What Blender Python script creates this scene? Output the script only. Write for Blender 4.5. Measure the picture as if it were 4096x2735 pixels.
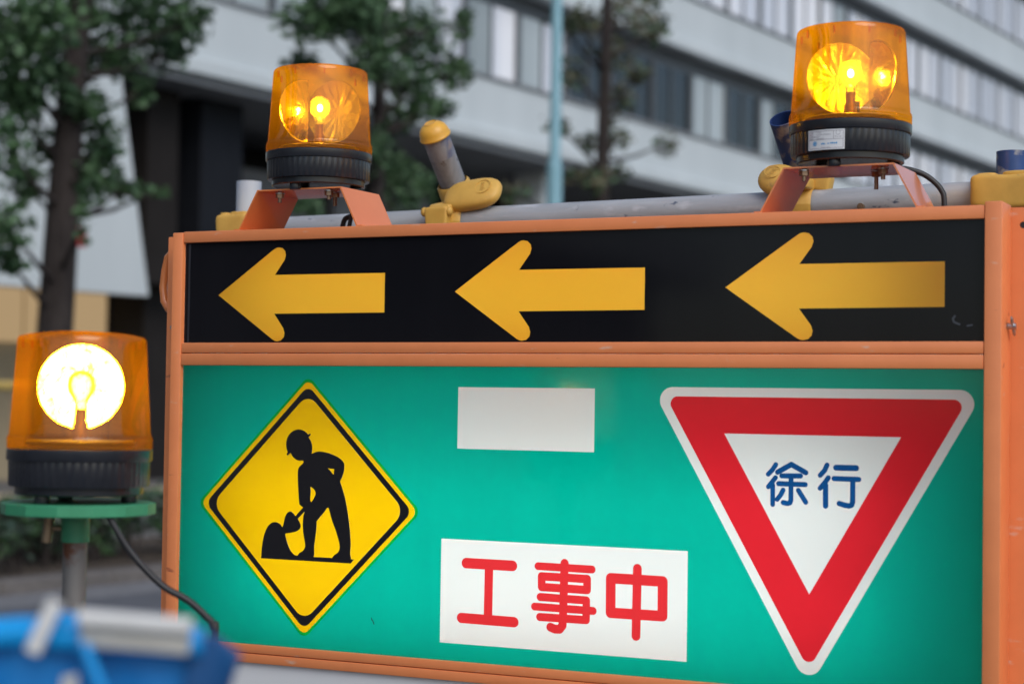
import bpy, bmesh, math, random
from mathutils import Vector, Matrix, noise as mnoise
from mathutils.geometry import delaunay_2d_cdt
rnd = random.Random(7)
R = math.radians
scene = bpy.context.scene
for o in list(bpy.data.objects): bpy.data.objects.remove(o)

# ------------------------------------------------------------------ camera
cam_d = bpy.data.cameras.new('camera'); cam = bpy.data.objects.new('camera', cam_d)
scene.collection.objects.link(cam); scene.camera = cam
cam_d.sensor_width = 36.0; cam_d.lens = 65.81; cam_d.clip_start = .05; cam_d.clip_end = 2000
CAM = Vector((0.4786, -2.4, 1.5))
_r = Vector((0.8965, 0.4428, 0.0149)).normalized(); _f = Vector((-0.4431, 0.8958, 0.0337)).normalized()
_u = _r.cross(_f).normalized(); _f = _u.cross(_r).normalized()
_m = Matrix((( _r.x, _u.x, -_f.x, CAM.x), (_r.y, _u.y, -_f.y, CAM.y), (_r.z, _u.z, -_f.z, CAM.z), (0, 0, 0, 1)))
cam.matrix_world = _m
cam_d.dof.use_dof = True; cam_d.dof.focus_distance = 2.74; cam_d.dof.aperture_fstop = 3.9; cam_d.dof.aperture_blades = 9

# ------------------------------------------------------------------ sky and sun (overcast)
world = bpy.data.worlds.new('World'); scene.world = world; world.use_nodes = True
wn = world.node_tree.nodes; wl = world.node_tree.links; wn.clear()
sky = wn.new('ShaderNodeTexSky'); sky.sky_type = 'NISHITA'; sky.sun_disc = False
SUN_EL, SUN_AZ = 42.0, 128.0          # azimuth clockwise from +Y
sky.sun_elevation = R(SUN_EL); sky.sun_rotation = R(SUN_AZ); sky.air_density = 1.0; sky.dust_density = 1.5; sky.ozone_density = 1.0
bg = wn.new('ShaderNodeBackground'); bg.inputs['Strength'].default_value = 0.15
wo = wn.new('ShaderNodeOutputWorld'); wl.new(sky.outputs[0], bg.inputs['Color']); wl.new(bg.outputs[0], wo.inputs['Surface'])
sun_d = bpy.data.lights.new('sun', 'SUN'); sun_d.energy = 1.35; sun_d.angle = R(40); sun_d.color = (1.0, 0.96, 0.9)
sun = bpy.data.objects.new('sun', sun_d); scene.collection.objects.link(sun)
_sd = Vector((math.sin(R(SUN_AZ)) * math.cos(R(SUN_EL)), math.cos(R(SUN_AZ)) * math.cos(R(SUN_EL)), math.sin(R(SUN_EL))))
sun.location = _sd * 60; sun.rotation_euler = _sd.to_track_quat('Z', 'Y').to_euler()
vs = scene.view_settings; vs.view_transform = 'Standard'; vs.look = 'None'; vs.gamma = 1.0; vs.exposure = 0.0; vs.use_curve_mapping = False
scene.render.engine = 'CYCLES'; cy = scene.cycles
cy.use_denoising = True; cy.max_bounces = 10; cy.transparent_max_bounces = 16; cy.sample_clamp_indirect = 6.0
cy.caustics_reflective = False; cy.caustics_refractive = False

# ------------------------------------------------------------------ materials
MATS = {}
def nodes(name):
    m = bpy.data.materials.new(name); m.use_nodes = True; nt = m.node_tree; nt.nodes.clear()
    out = nt.nodes.new('ShaderNodeOutputMaterial'); MATS[name] = m
    return m, nt, out
def L(nt, a, b): nt.links.new(a, b)
def noise_mix(nt, c1, c2, scale, detail=4, lo=.35, hi=.65, stretch=None, coord='Object', rough=.6):
    tc = nt.nodes.new('ShaderNodeTexCoord'); mp = nt.nodes.new('ShaderNodeMapping'); L(nt, tc.outputs[coord], mp.inputs[0])
    if stretch: mp.inputs['Scale'].default_value = stretch
    nz = nt.nodes.new('ShaderNodeTexNoise'); nz.inputs['Scale'].default_value = scale; nz.inputs['Detail'].default_value = detail
    nz.inputs['Roughness'].default_value = rough; L(nt, mp.outputs[0], nz.inputs['Vector'])
    rp = nt.nodes.new('ShaderNodeValToRGB'); rp.color_ramp.elements[0].position = lo; rp.color_ramp.elements[1].position = hi
    rp.color_ramp.elements[0].color = (*c1, 1); rp.color_ramp.elements[1].color = (*c2, 1); L(nt, nz.outputs['Fac'], rp.inputs[0])
    return rp.outputs[0], nz.outputs['Fac']
def pbr(name, col, rough=.5, metal=0., spec=.5, col2=None, scale=8, lo=.35, hi=.65, stretch=None, bump=0, bscale=60, coat=0, layers=()):
    m, nt, out = nodes(name); b = nt.nodes.new('ShaderNodeBsdfPrincipled'); L(nt, b.outputs[0], out.inputs[0])
    b.inputs['Roughness'].default_value = rough; b.inputs['Metallic'].default_value = metal
    b.inputs['Specular IOR Level'].default_value = spec; b.inputs['Coat Weight'].default_value = coat; b.inputs['Coat Roughness'].default_value = .06
    if col2 is None: b.inputs['Base Color'].default_value = (*col, 1); src = None
    else:
        src, _ = noise_mix(nt, col, col2, scale, 5, lo, hi, stretch)
        for (c3, sc3, lo3, hi3, st3) in layers:      # wear with a shape of its own
            tc = nt.nodes.new('ShaderNodeTexCoord'); mp = nt.nodes.new('ShaderNodeMapping'); L(nt, tc.outputs['Object'], mp.inputs[0])
            if st3: mp.inputs['Scale'].default_value = st3
            nz = nt.nodes.new('ShaderNodeTexNoise'); nz.inputs['Scale'].default_value = sc3; nz.inputs['Detail'].default_value = 6; L(nt, mp.outputs[0], nz.inputs['Vector'])
            mr = nt.nodes.new('ShaderNodeMapRange'); mr.inputs[1].default_value = lo3; mr.inputs[2].default_value = hi3; L(nt, nz.outputs['Fac'], mr.inputs[0])
            mx = nt.nodes.new('ShaderNodeMixRGB'); L(nt, mr.outputs[0], mx.inputs[0]); L(nt, src, mx.inputs[1]); mx.inputs[2].default_value = (*c3, 1); src = mx.outputs[0]
        L(nt, src, b.inputs['Base Color'])
    if bump:
        tc = nt.nodes.new('ShaderNodeTexCoord'); nz = nt.nodes.new('ShaderNodeTexNoise'); nz.inputs['Scale'].default_value = bscale; nz.inputs['Detail'].default_value = 4
        L(nt, tc.outputs['Object'], nz.inputs['Vector']); bp = nt.nodes.new('ShaderNodeBump'); bp.inputs['Strength'].default_value = bump; bp.inputs['Distance'].default_value = .002
        L(nt, nz.outputs['Fac'], bp.inputs['Height']); L(nt, bp.outputs[0], b.inputs['Normal'])
    return m
def film(name, tint, scat=0.0, ior=1.45, rough=.08, tint2=None, stretch=None, scol=None, gloss=None):
    """coloured clear sheet: tinted transparency, a little scatter, and its surface gloss"""
    m, nt, out = nodes(name)
    t = nt.nodes.new('ShaderNodeBsdfTransparent'); t.inputs[0].default_value = (*tint, 1); cur = t.outputs[0]
    if tint2:
        c, _ = noise_mix(nt, tint, tint2, 6, 4, .3, .7, stretch); L(nt, c, t.inputs[0])
    if scat:
        d = nt.nodes.new('ShaderNodeBsdfDiffuse'); d.inputs[0].default_value = (*(scol or tint), 1)
        tr = nt.nodes.new('ShaderNodeBsdfTranslucent'); tr.inputs[0].default_value = (*(scol or tint), 1)
        ms = nt.nodes.new('ShaderNodeMixShader'); ms.inputs[0].default_value = .6; L(nt, d.outputs[0], ms.inputs[1]); L(nt, tr.outputs[0], ms.inputs[2])
        m2 = nt.nodes.new('ShaderNodeMixShader'); m2.inputs[0].default_value = scat; L(nt, cur, m2.inputs[1]); L(nt, ms.outputs[0], m2.inputs[2]); cur = m2.outputs[0]
    g = nt.nodes.new('ShaderNodeBsdfGlossy'); g.inputs['Roughness'].default_value = rough
    fr = nt.nodes.new('ShaderNodeFresnel'); fr.inputs[0].default_value = ior
    mx = nt.nodes.new('ShaderNodeMixShader'); L(nt, cur, mx.inputs[1])
    if gloss is None: L(nt, fr.outputs[0], mx.inputs[0])
    else: mx.inputs[0].default_value = gloss
    L(nt, g.outputs[0], mx.inputs[2]); L(nt, mx.outputs[0], out.inputs[0])
    return m
def emit(name, col, s):
    m, nt, out = nodes(name); e = nt.nodes.new('ShaderNodeEmission'); e.inputs[0].default_value = (*col, 1); e.inputs[1].default_value = s; L(nt, e.outputs[0], out.inputs[0]); return m

pbr('orange_paint', (.86, .275, .098), .38, col2=(.80, .25, .088), scale=14, bump=.05, bscale=300, layers=(((.78, .42, .28), 26, .66, .74, (1, 1, 3)), ((.38, .10, .05), 55, .70, .76, (.35, 1, 1.2))))
pbr('orange_gloss', (.80, .25, .075), .22, col2=(.74, .225, .065), scale=9, coat=.45)
pbr('black_face', (.0060, .0062, .0085), .07, spec=.17, col2=(.0085, .0085, .011), scale=2, stretch=(5, 1, .5), lo=.3, hi=.7)
film('film_amber', (1.0, .66, .06), rough=.12)
emit('dim_tube', (1.0, .97, .88), 7.0)
pbr('print_black', (.012, .011, .013), .22)
pbr('lining_white', (.8, .8, .78), .7)
m, nt, out = nodes('acrylic_white')
d = nt.nodes.new('ShaderNodeBsdfDiffuse'); d.inputs[0].default_value = (.86, .87, .88, 1)
t = nt.nodes.new('ShaderNodeBsdfTranslucent'); t.inputs[0].default_value = (.86, .88, .88, 1)
mx = nt.nodes.new('ShaderNodeMixShader'); mx.inputs[0].default_value = .42; L(nt, d.outputs[0], mx.inputs[1]); L(nt, t.outputs[0], mx.inputs[2]); L(nt, mx.outputs[0], out.inputs[0])
film('film_green', (.0, .50, .385), tint2=(.0, .47, .365), stretch=(3, 1, .35)); film('film_dark_green', (.0, .42, .05)); film('film_yellow', (1.0, .60, .0)); film('film_red', (.80, .020, .035))
film('film_clear', (.86, .87, .88), rough=.3); film('film_blue', (.003, .10, .36)); film('film_text_red', (.95, .04, .05))
emit('tube_light', (.96, 1.0, .96), 7.4)
film('amber_dome', (1.0, .60, .012), scat=.15, rough=.03, scol=(1.0, .38, .004), gloss=.045)
film('bulb_glass', (1, .95, .86), scat=.10, ior=1.45, rough=.01)
emit('filament', (1.0, .76, .42), 800)
m = pbr('mirror', (.98, .98, .97), .17, metal=1, bump=.8, bscale=30)
pbr('base_black', (.014, .016, .021), .27, col2=(.020, .022, .028), scale=30)
pbr('brown_metal', (.20, .13, .08), .4, metal=.6, col2=(.32, .22, .14), scale=60)
pbr('zinc', (.55, .56, .58), .28, metal=.9, col2=(.40, .41, .43), scale=90)
pbr('steel_pipe', (.46, .48, .50), .5, metal=.15, col2=(.36, .375, .39), scale=26, stretch=(.25, 1.6, 1.6), bump=.12, bscale=160, layers=(((.56, .57, .59), 50, .56, .72, (.4, 1, 1)), ((.10, .12, .17), 70, .66, .72, (.5, 1, 1))))
pbr('pipe_blue_worn', (.36, .36, .37), .5, metal=.3, col2=(.27, .26, .27), scale=22, layers=(((.030, .05, .17), 16, .44, .56, (1, 1, .5)), ((.30, .24, .22), 30, .60, .68, None)))
pbr('pipe_blue', (.016, .055, .20), .42, col2=(.028, .08, .26), scale=18, layers=(((.26, .27, .30), 34, .54, .63, None),))
pbr('pipe_navy', (.012, .028, .10), .4, col2=(.02, .045, .16), scale=18, layers=(((.24, .20, .18), 26, .52, .60, None),))
pbr('pipe_grey', (.30, .29, .29), .5, metal=.25, col2=(.20, .19, .19), scale=26, stretch=(2, 2, .5), layers=(((.13, .10, .09), 60, .62, .70, None),))
pbr('pipe_pale', (.55, .58, .62), .55, col2=(.42, .47, .56), scale=24, stretch=(1, 1, .3), layers=(((.16, .30, .55), 26, .56, .68, (1, 1, .3)),))
pbr('clamp_yellow', (.70, .42, .085), .5, col2=(.62, .36, .07), scale=26, bump=.1, bscale=120, layers=(((.30, .20, .08), 40, .66, .76, None),))
pbr('cap_yellow', (.80, .43, .055), .34, col2=(.72, .38, .05), scale=40, layers=(((.25, .18, .10), 70, .70, .78, None),))
pbr('cable_black', (.02, .02, .022), .45)
pbr('sticker_white', (.72, .73, .74), .35); pbr('sticker_ink', (.28, .26, .30), .5); pbr('sticker_blue', (.03, .30, .62), .5)
pbr('green_paint', (.05, .30, .15), .42, col2=(.035, .24, .115), scale=20, layers=(((.16, .12, .07), 34, .66, .74, None),))
pbr('pole_rust', (.21, .20, .19), .6, metal=.3, col2=(.15, .14, .135), scale=14, stretch=(1, 1, .4), layers=(((.13, .045, .02), 20, .60, .68, None),))
pbr('tarp_blue', (.006, .22, .60), .42, col2=(.005, .16, .50), scale=9, bump=.5, bscale=26)
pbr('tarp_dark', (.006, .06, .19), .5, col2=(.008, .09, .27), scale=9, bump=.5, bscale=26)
pbr('tape_blue', (.004, .36, .82), .3, col2=(.004, .28, .72), scale=18, bump=.4, bscale=40)
pbr('plastic_white', (.72, .72, .70), .38, col2=(.64, .63, .60), scale=22)
pbr('plastic_white_shaded', (.52, .51, .47), .45, col2=(.46, .45, .41), scale=22)  # white plastic with the shade on the sleeve's lower half put into the colour
pbr('asphalt', (.115, .12, .135), .85, col2=(.09, .094, .105), scale=5, bump=.6, bscale=90)
pbr('gutter_concrete', (.20, .20, .21), .85, col2=(.15, .15, .155), scale=6)
pbr('kerb_stone', (.16, .145, .135), .85, col2=(.11, .10, .095), scale=9)
pbr('paving', (.17, .165, .16), .85, col2=(.13, .125, .12), scale=3)
pbr('soil', (.05, .036, .026), .95, col2=(.08, .058, .04), scale=8)
pbr('bark', (.026, .021, .020), .95, spec=.2, col2=(.048, .040, .037), scale=9, stretch=(3, 3, .5), bump=.8, bscale=18)
pbr('leaf_dark', (.032, .072, .034), .55, spec=.3, col2=(.066, .135, .052), scale=1.6)
pbr('leaf_mid', (.044, .096, .048), .55, spec=.3, col2=(.095, .168, .078), scale=1.6)
pbr('leaf_autumn', (.065, .085, .045), .6, spec=.3, col2=(.16, .14, .085), scale=1.6)
pbr('leaf_hedge', (.020, .045, .024), .3, col2=(.075, .11, .075), scale=7)
pbr('pole_blue', (.22, .42, .50), .4, col2=(.25, .46, .54), scale=5)
pbr('band_white', (.60, .655, .675), .6, col2=(.54, .595, .615), scale=.5, stretch=(1, 1, .25))
pbr('soffit_grey', (.24, .255, .27), .7, col2=(.20, .215, .23), scale=1)
pbr('frame_dark', (.085, .095, .105), .5)
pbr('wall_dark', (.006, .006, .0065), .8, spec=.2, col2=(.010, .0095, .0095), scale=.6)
pbr('wall_grey', (.17, .175, .18), .7, col2=(.13, .133, .138), scale=.8)
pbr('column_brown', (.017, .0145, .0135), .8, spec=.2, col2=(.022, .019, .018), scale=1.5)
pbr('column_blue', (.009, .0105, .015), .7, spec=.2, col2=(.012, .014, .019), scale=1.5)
pbr('room_grey', (.22, .215, .20), .8)
film('glass_dark', (.55, .60, .60), ior=1.9, rough=.02)
m = pbr('blind_white', (.95, .96, 1.0), .3, spec=.6, col2=(.66, .70, .78), scale=2.2, stretch=(2.6, .01, .01), lo=.44, hi=.56)
pbr('blind_grey', (.46, .52, .54), .3, spec=.6, col2=(.24, .28, .29), scale=1.6, stretch=(2.2, .01, .01), lo=.42, hi=.6)
pbr('beige_wall', (.42, .34, .22), .7)
emit('shop_light', (1.0, .70, .38), .42); emit('lamp_white', (1.0, .93, .80), 6.0)
pbr('red_tag', (.45, .03, .04), .5); pbr('rail_yellow', (.60, .42, .12), .5)

# ------------------------------------------------------------------ mesh and object helpers
col = scene.collection
def wm(o):
    return (wm(o.parent) @ o.matrix_basis) if o.parent else o.matrix_basis.copy()
def put(name, bm, mat, parent=None, smooth=None, local=False):
    """one mesh object from a bmesh given in world coordinates (or in the parent's own, local=True)"""
    me = bpy.data.meshes.new(name)
    if parent is not None and not local: bmesh.ops.transform(bm, matrix=wm(parent).inverted(), verts=bm.verts)
    bmesh.ops.recalc_face_normals(bm, faces=bm.faces)
    bm.to_mesh(me); bm.free()
    if mat: me.materials.append(MATS[mat])
    if smooth is not None:
        me.polygons.foreach_set('use_smooth', [True] * len(me.polygons))
        if smooth < 180: me.set_sharp_from_angle(angle=R(smooth))
    o = bpy.data.objects.new(name, me); col.objects.link(o)
    if parent is not None: o.parent = parent
    return o
def thing(name, label, cat, loc=(0, 0, 0), rz=0, group=None):
    o = bpy.data.objects.new(name, None); o.empty_display_size = .1; o.location = loc; o.rotation_euler = (0, 0, rz); col.objects.link(o)
    return tag(o, label, cat, group)
def tag(o, label, cat, group=None):
    o['label'] = label; o['category'] = cat
    if group: o['group'] = group
    return o
def struct(o): o['kind'] = 'structure'; return o
def copy_tree(o, parent=None):
    c = o.copy(); col.objects.link(c); c.parent = parent
    for ch in o.children: copy_tree(ch, c)
    return c
def BM(): return bmesh.new()
def box(bm, x0, x1, y0, y1, z0, z1, bev=0, seg=2, m=None):
    vs_ = [bm.verts.new(p) for p in ((x0, y0, z0), (x1, y0, z0), (x1, y1, z0), (x0, y1, z0), (x0, y0, z1), (x1, y0, z1), (x1, y1, z1), (x0, y1, z1))]
    fs = [bm.faces.new([vs_[i] for i in f]) for f in ((0, 3, 2, 1), (4, 5, 6, 7), (0, 1, 5, 4), (1, 2, 6, 5), (2, 3, 7, 6), (3, 0, 4, 7))]
    res = set(vs_)
    if bev:
        r = bmesh.ops.bevel(bm, geom=list({e for f in fs for e in f.edges}), offset=bev, segments=seg, profile=.5, affect='EDGES')
        res = {v for f in r['faces'] for v in f.verts} | {v for v in vs_ if v.is_valid}
    if m is not None: bmesh.ops.transform(bm, matrix=m, verts=list(res))
    return bm
def frame_from(d):
    d = Vector(d).normalized(); a = Vector((0, 0, 1)) if abs(d.z) < .9 else Vector((1, 0, 0))
    x = d.cross(a).normalized(); return x, d.cross(x).normalized()
def tube(bm, pts, rad, segs=16, caps=True):
    pts = [Vector(p) for p in pts]; n = len(pts); rs = rad if isinstance(rad, (list, tuple)) else [rad] * n
    d0 = pts[1] - pts[0]; x, y = frame_from(d0); rings = []
    for i, p in enumerate(pts):
        d = (pts[min(i + 1, n - 1)] - pts[max(i - 1, 0)]).normalized()
        x = (x - d * x.dot(d)).normalized(); y = d.cross(x)
        rings.append([bm.verts.new(p + (x * math.cos(a) + y * math.sin(a)) * rs[i]) for a in (2 * math.pi * k / segs for k in range(segs))])
    for a, b in zip(rings, rings[1:]):
        for k in range(segs): bm.faces.new((a[k], a[(k + 1) % segs], b[(k + 1) % segs], b[k]))
    if caps: bm.faces.new(list(reversed(rings[0]))); bm.faces.new(rings[-1])
    return bm
def hollow(bm, p0, p1, r, t=.0024, segs=28):
    """open-ended pipe with a wall thickness"""
    p0, p1 = Vector(p0), Vector(p1); x, y = frame_from(p1 - p0)
    def ring(p, rr): return [bm.verts.new(p + (x * math.cos(a) + y * math.sin(a)) * rr) for a in (2 * math.pi * k / segs for k in range(segs))]
    rr = [ring(p0, r), ring(p1, r), ring(p1, r - t), ring(p0, r - t)]
    for a, b in zip(rr, rr[1:] + rr[:1]):
        for k in range(segs): bm.faces.new((a[k], a[(k + 1) % segs], b[(k + 1) % segs], b[k]))
    return bm
def lathe(bm, prof, segs=64, mod=None, m=None, closed=False):
    rings = []
    for (r, z) in prof:
        if r < 1e-6: rings.append([bm.verts.new((0, 0, z))]); continue
        rings.append([bm.verts.new(((r + (mod(k, r, z) if mod else 0)) * math.cos(2 * math.pi * k / segs), (r + (mod(k, r, z) if mod else 0)) * math.sin(2 * math.pi * k / segs), z)) for k in range(segs)])
    for a, b in zip(rings, rings[1:]):
        if len(a) == 1 and len(b) == 1: continue
        for k in range(segs):
            k2 = (k + 1) % segs
            if len(a) == 1: bm.faces.new((a[0], b[k], b[k2]))
            elif len(b) == 1: bm.faces.new((a[k], a[k2], b[0]))
            else: bm.faces.new((a[k], a[k2], b[k2], b[k]))
    if m is not None: bmesh.ops.transform(bm, matrix=m, verts=[v for r in rings for v in r])
    return bm
def ellipsoid(bm, c, rad, m=None, seg=20, ring=12):
    prof = [(math.sin(math.pi * i / ring), -math.cos(math.pi * i / ring)) for i in range(ring + 1)]; prof[0] = (0, -1); prof[-1] = (0, 1)
    M_ = Matrix.Translation(c) @ (m or Matrix()) @ Matrix.Diagonal((*rad, 1)); return lathe(bm, prof, seg, m=M_)
def flat(adds, subs=(), y=0.0):
    """flat sheet in the x-z plane: union of loops minus other loops"""
    P, F, n = [], [], 0
    for lp in list(adds) + list(subs):
        if sum(a[0] * b[1] - b[0] * a[1] for a, b in zip(lp, list(lp[1:]) + [lp[0]])) < 0: lp = list(reversed(lp))
        F.append(list(range(n, n + len(lp)))); n += len(lp); P += [Vector(q) for q in lp]
    na = len(adds); ov, oe, of, _, _, fo = delaunay_2d_cdt(P, [], F, 0, 1e-6)
    bm = BM(); V = {}
    for f, src in zip(of, fo):
        if any(s < na for s in src) and not any(s >= na for s in src):
            vv = []
            for i in f:
                if i not in V: V[i] = bm.verts.new((ov[i].x, y, ov[i].y))
                vv.append(V[i])
            try: bm.faces.new(vv)
            except ValueError: pass
    return bm
def rect(x0, x1, z0, z1): return [(x0, z0), (x1, z0), (x1, z1), (x0, z1)]
def circle(cx, cz, r, n=32): return [(cx + r * math.cos(2 * math.pi * k / n), cz + r * math.sin(2 * math.pi * k / n)) for k in range(n)]
def capsule(a, b, r, n=10):
    a, b = Vector(a), Vector(b); t = math.atan2(b.y - a.y, b.x - a.x)
    return [(b.x + r * math.cos(t - math.pi / 2 + math.pi * k / n), b.y + r * math.sin(t - math.pi / 2 + math.pi * k / n)) for k in range(n + 1)] + \
           [(a.x + r * math.cos(t + math.pi / 2 + math.pi * k / n), a.y + r * math.sin(t + math.pi / 2 + math.pi * k / n)) for k in range(n + 1)]
def strokes(S): return [capsule(p, q, hw) for hw, pts in S for p, q in zip(pts, pts[1:])]
def rounded(poly, r, n=8):
    """convex polygon (ccw) with rounded corners"""
    o = []; N = len(poly)
    for i in range(N):
        p, a, b = Vector(poly[i]), Vector(poly[i - 1]), Vector(poly[(i + 1) % N]); u1 = (a - p).normalized(); u2 = (b - p).normalized()
        half = math.acos(max(-1, min(1, u1.dot(u2)))) / 2; dist = r / math.tan(half); c = p + (u1 + u2).normalized() * (r / math.sin(half))
        s = p + u1 * dist - c; e = p + u2 * dist - c; a0 = math.atan2(s.y, s.x); da = math.atan2(e.y, e.x) - a0
        while da > math.pi: da -= 2 * math.pi
        while da < -math.pi: da += 2 * math.pi
        o += [(c.x + r * math.cos(a0 + da * k / n), c.y + r * math.sin(a0 + da * k / n)) for k in range(n + 1)]
    return o
def text_bm(s, size, m):
    cu = bpy.data.curves.new('t', 'FONT'); cu.body = s; cu.size = size; cu.align_x = 'CENTER'; cu.align_y = 'CENTER'; cu.resolution_u = 3
    o = bpy.data.objects.new('t', cu); col.objects.link(o); dg = bpy.context.evaluated_depsgraph_get(); me = o.evaluated_get(dg).to_mesh()
    bm = BM(); bm.from_mesh(me); o.evaluated_get(dg).to_mesh_clear(); bpy.data.objects.remove(o); bpy.data.curves.remove(cu)
    bmesh.ops.transform(bm, matrix=m, verts=bm.verts); return bm

# street frame: s along the kerb, l across the road from the viewer's side, measured from the point under the viewer
_ph = R(5.858); SU = Vector((math.sin(_ph), math.cos(_ph), 0)); SN = Vector((-math.cos(_ph), math.sin(_ph), 0)); ORG = Vector((CAM.x, CAM.y, 0)); SROT = math.pi / 2 - _ph
def S(s, l, z=0): return ORG + SU * s + SN * l + Vector((0, 0, z))
SM = Matrix.Translation(ORG) @ Matrix.Rotation(SROT, 4, 'Z')
def sbox(bm, s0, s1, l0, l1, z0, z1, bev=0): return box(bm, s0, s1, l0, l1, z0, z1, bev, 1, SM)

# ================================================================== THE SETTING
bm = BM(); sbox(bm, -60, 900, -60, 10.2, -.3, 0.0); struct(put('road', bm, 'asphalt'))
bm = BM(); sbox(bm, -60, 900, 10.2, 10.81, -.3, .004); struct(put('gutter', bm, 'gutter_concrete'))
kerb = bpy.data.objects.new('kerb', None); col.objects.link(kerb); struct(kerb)
for i in range(16):                                       # kerb stones laid end to end
    bm = BM(); s0 = 4 + i * 1.2; sbox(bm, s0 + .006, s0 + 1.194, 10.814, 11.02, -.2, .112 + rnd.uniform(-.003, .003), .012); put('kerb_stone', bm, 'kerb_stone', kerb)
bm = BM(); sbox(bm, 23.21, 400, 10.814, 11.02, -.2, .112); put('kerb_run', bm, 'kerb_stone', kerb)
bm = BM(); sbox(bm, -60, 900, 11.024, 13.4, -.3, .085); struct(put('planting_bed', bm, 'soil'))
bm = BM(); sbox(bm, -60, 900, 13.404, 60, -.3, .10); struct(put('pavement', bm, 'paving'))
bm = BM(); box(bm, -900, 900, -900, 900, -1.0, -.31); struct(put('ground', bm, 'asphalt'))

# ---- office building across the road: white spandrel bands, ribbon windows, dark recessed ground floor
LB = 22.0
bld = thing('office_building', 'long pale office block with white bands, ribbon windows and dark ground floor behind the trees', 'building', S(16, LB))
S0, S1 = -80.0, 132.0  # runs on unseen behind the viewer, added for the black strip's reflection
FL = [(7.16, 8.56), (10.71, 12.14), (14.44, 15.85), (18.15, 19.6)]
for z0, z1 in FL:
    bm = BM(); sbox(bm, S0, S1, LB, LB + .5, z0 + .30, z1, .02); put('spandrel_band', bm, 'band_white', bld)
    bm = BM(); sbox(bm, S0, S1, LB - .14, LB + .5, z0, z0 + .297, .03); put('band_lip', bm, 'band_white', bld)
    bm = BM(); sbox(bm, S0, S1, LB - .06, LB + .1, z1 + .003, z1 + .07); put('sill', bm, 'soffit_grey', bld)
for (z0, z1), (z2, z3) in zip(FL, FL[1:]):
    bm = BM(); sbox(bm, S0, S1, LB + .34, LB + .5, z2 - .42, z2 - .003); put('blind_box', bm, 'frame_dark', bld)
    bm = BM(); sbox(bm, S0, S1, LB + 6, LB + 6.2, z1, z2); put('room_wall', bm, 'room_grey', bld)
    bm = BM(); sbox(bm, S0, S1, LB + .55, LB + 6, z2 + .01, z2 + .1); put('ceiling', bm, 'lining_white', bld)
    bm = BM(); sbox(bm, S0, S1, LB + .55, LB + 6, z1 - .3, z1 - .1); put('room_floor', bm, 'wall_grey', bld)
UW = 2.15
def window_unit(s0, z0, z1, pane_mats):
    bm = BM(); sbox(bm, s0, s0 + .14, LB + .20, LB + .36, z0, z1)
    n = len(pane_mats); w = (UW - .14) / n
    for k in range(1, n): sbox(bm, s0 + .14 + w * k - .03, s0 + .14 + w * k + .03, LB + .24, LB + .34, z0, z1)
    sbox(bm, s0 + .14, s0 + UW, LB + .24, LB + .34, z0 - .002, z0 + .06)
    o = put('window', bm, 'frame_dark', bld)
    for k, pm in enumerate(pane_mats):
        bm = BM(); sbox(bm, s0 + .141 + w * k + (.03 if k else 0), s0 + .139 + w * (k + 1) - (.03 if k < n - 1 else 0), LB + .28, LB + .292, z0 + .06, z1); put('pane', bm, pm, o)
for fi, ((z0, z1), (z2, z3)) in enumerate(zip(FL, FL[1:])):
    k = 0; s = 20.3
    while s < 96:
        if fi == 0:
            if 30.4 < s < 35.5: pm = ('blind_grey', 'blind_white')
            elif s < 54: pm = rnd.choice((('glass_dark', 'glass_dark'), ('glass_dark', 'glass_dark'), ('blind_grey', 'glass_dark'), ('glass_dark', 'blind_white'), ('blind_grey', 'blind_grey')))
            else: pm = ('blind_white', 'blind_white')
        else:
            pm = ('blind_white', 'blind_white') if rnd.random() < .8 else ('blind_white', 'blind_grey')
        window_unit(s, z1 + .07, z2 - .42, pm); s += UW
for s0, l0, z0 in ((33.6, LB + 1.3, 10.62), (49.0, LB + 1.6, 10.62), (40.5, LB + 2.0, 10.62)):     # lit ceiling lamps seen through the glass
    bm = BM(); sbox(bm, s0, s0 + 1.2, l0, l0 + .3, z0, z0 + .06, .02); put('ceiling_lamp', bm, 'lamp_white', bld)
bm = BM(); sbox(bm, S0, S1, LB + 6.3, LB + 16, 7.0, 24); put('building_core', bm, 'wall_grey', bld)
bm = BM(); sbox(bm, S0, S1, LB + .02, LB + 6.2, 7.02, 7.15); put('soffit', bm, 'soffit_grey', bld)
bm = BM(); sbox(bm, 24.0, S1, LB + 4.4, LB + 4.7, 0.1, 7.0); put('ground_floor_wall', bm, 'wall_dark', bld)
bm = BM(); sbox(bm, S0, 12.0, LB + 3.1, LB + 3.4, 0.1, 7.0); put('ground_floor_wall', bm, 'wall_grey', bld)  # out-of-view stretch added to fill the reflection in the black strip
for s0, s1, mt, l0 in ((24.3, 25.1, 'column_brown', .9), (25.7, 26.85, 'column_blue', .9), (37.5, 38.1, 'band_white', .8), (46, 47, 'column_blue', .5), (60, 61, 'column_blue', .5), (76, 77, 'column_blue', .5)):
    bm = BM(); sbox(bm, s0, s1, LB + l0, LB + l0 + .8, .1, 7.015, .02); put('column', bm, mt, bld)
for s0, s1, z0, z1, mt in ((26.6, 31.4, .1, 6.2, 'wall_grey'), (31.9, 32.9, .1, 6.6, 'wall_grey'), (33.5, 34.6, .1, 6.6, 'wall_grey'), (35.0, 35.5, .1, 6.6, 'wall_grey')):
    bm = BM(); sbox(bm, s0, s1, LB + 2.6, LB + 2.9, z0, z1, .02); put('wall_panel', bm, mt, bld)
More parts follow.
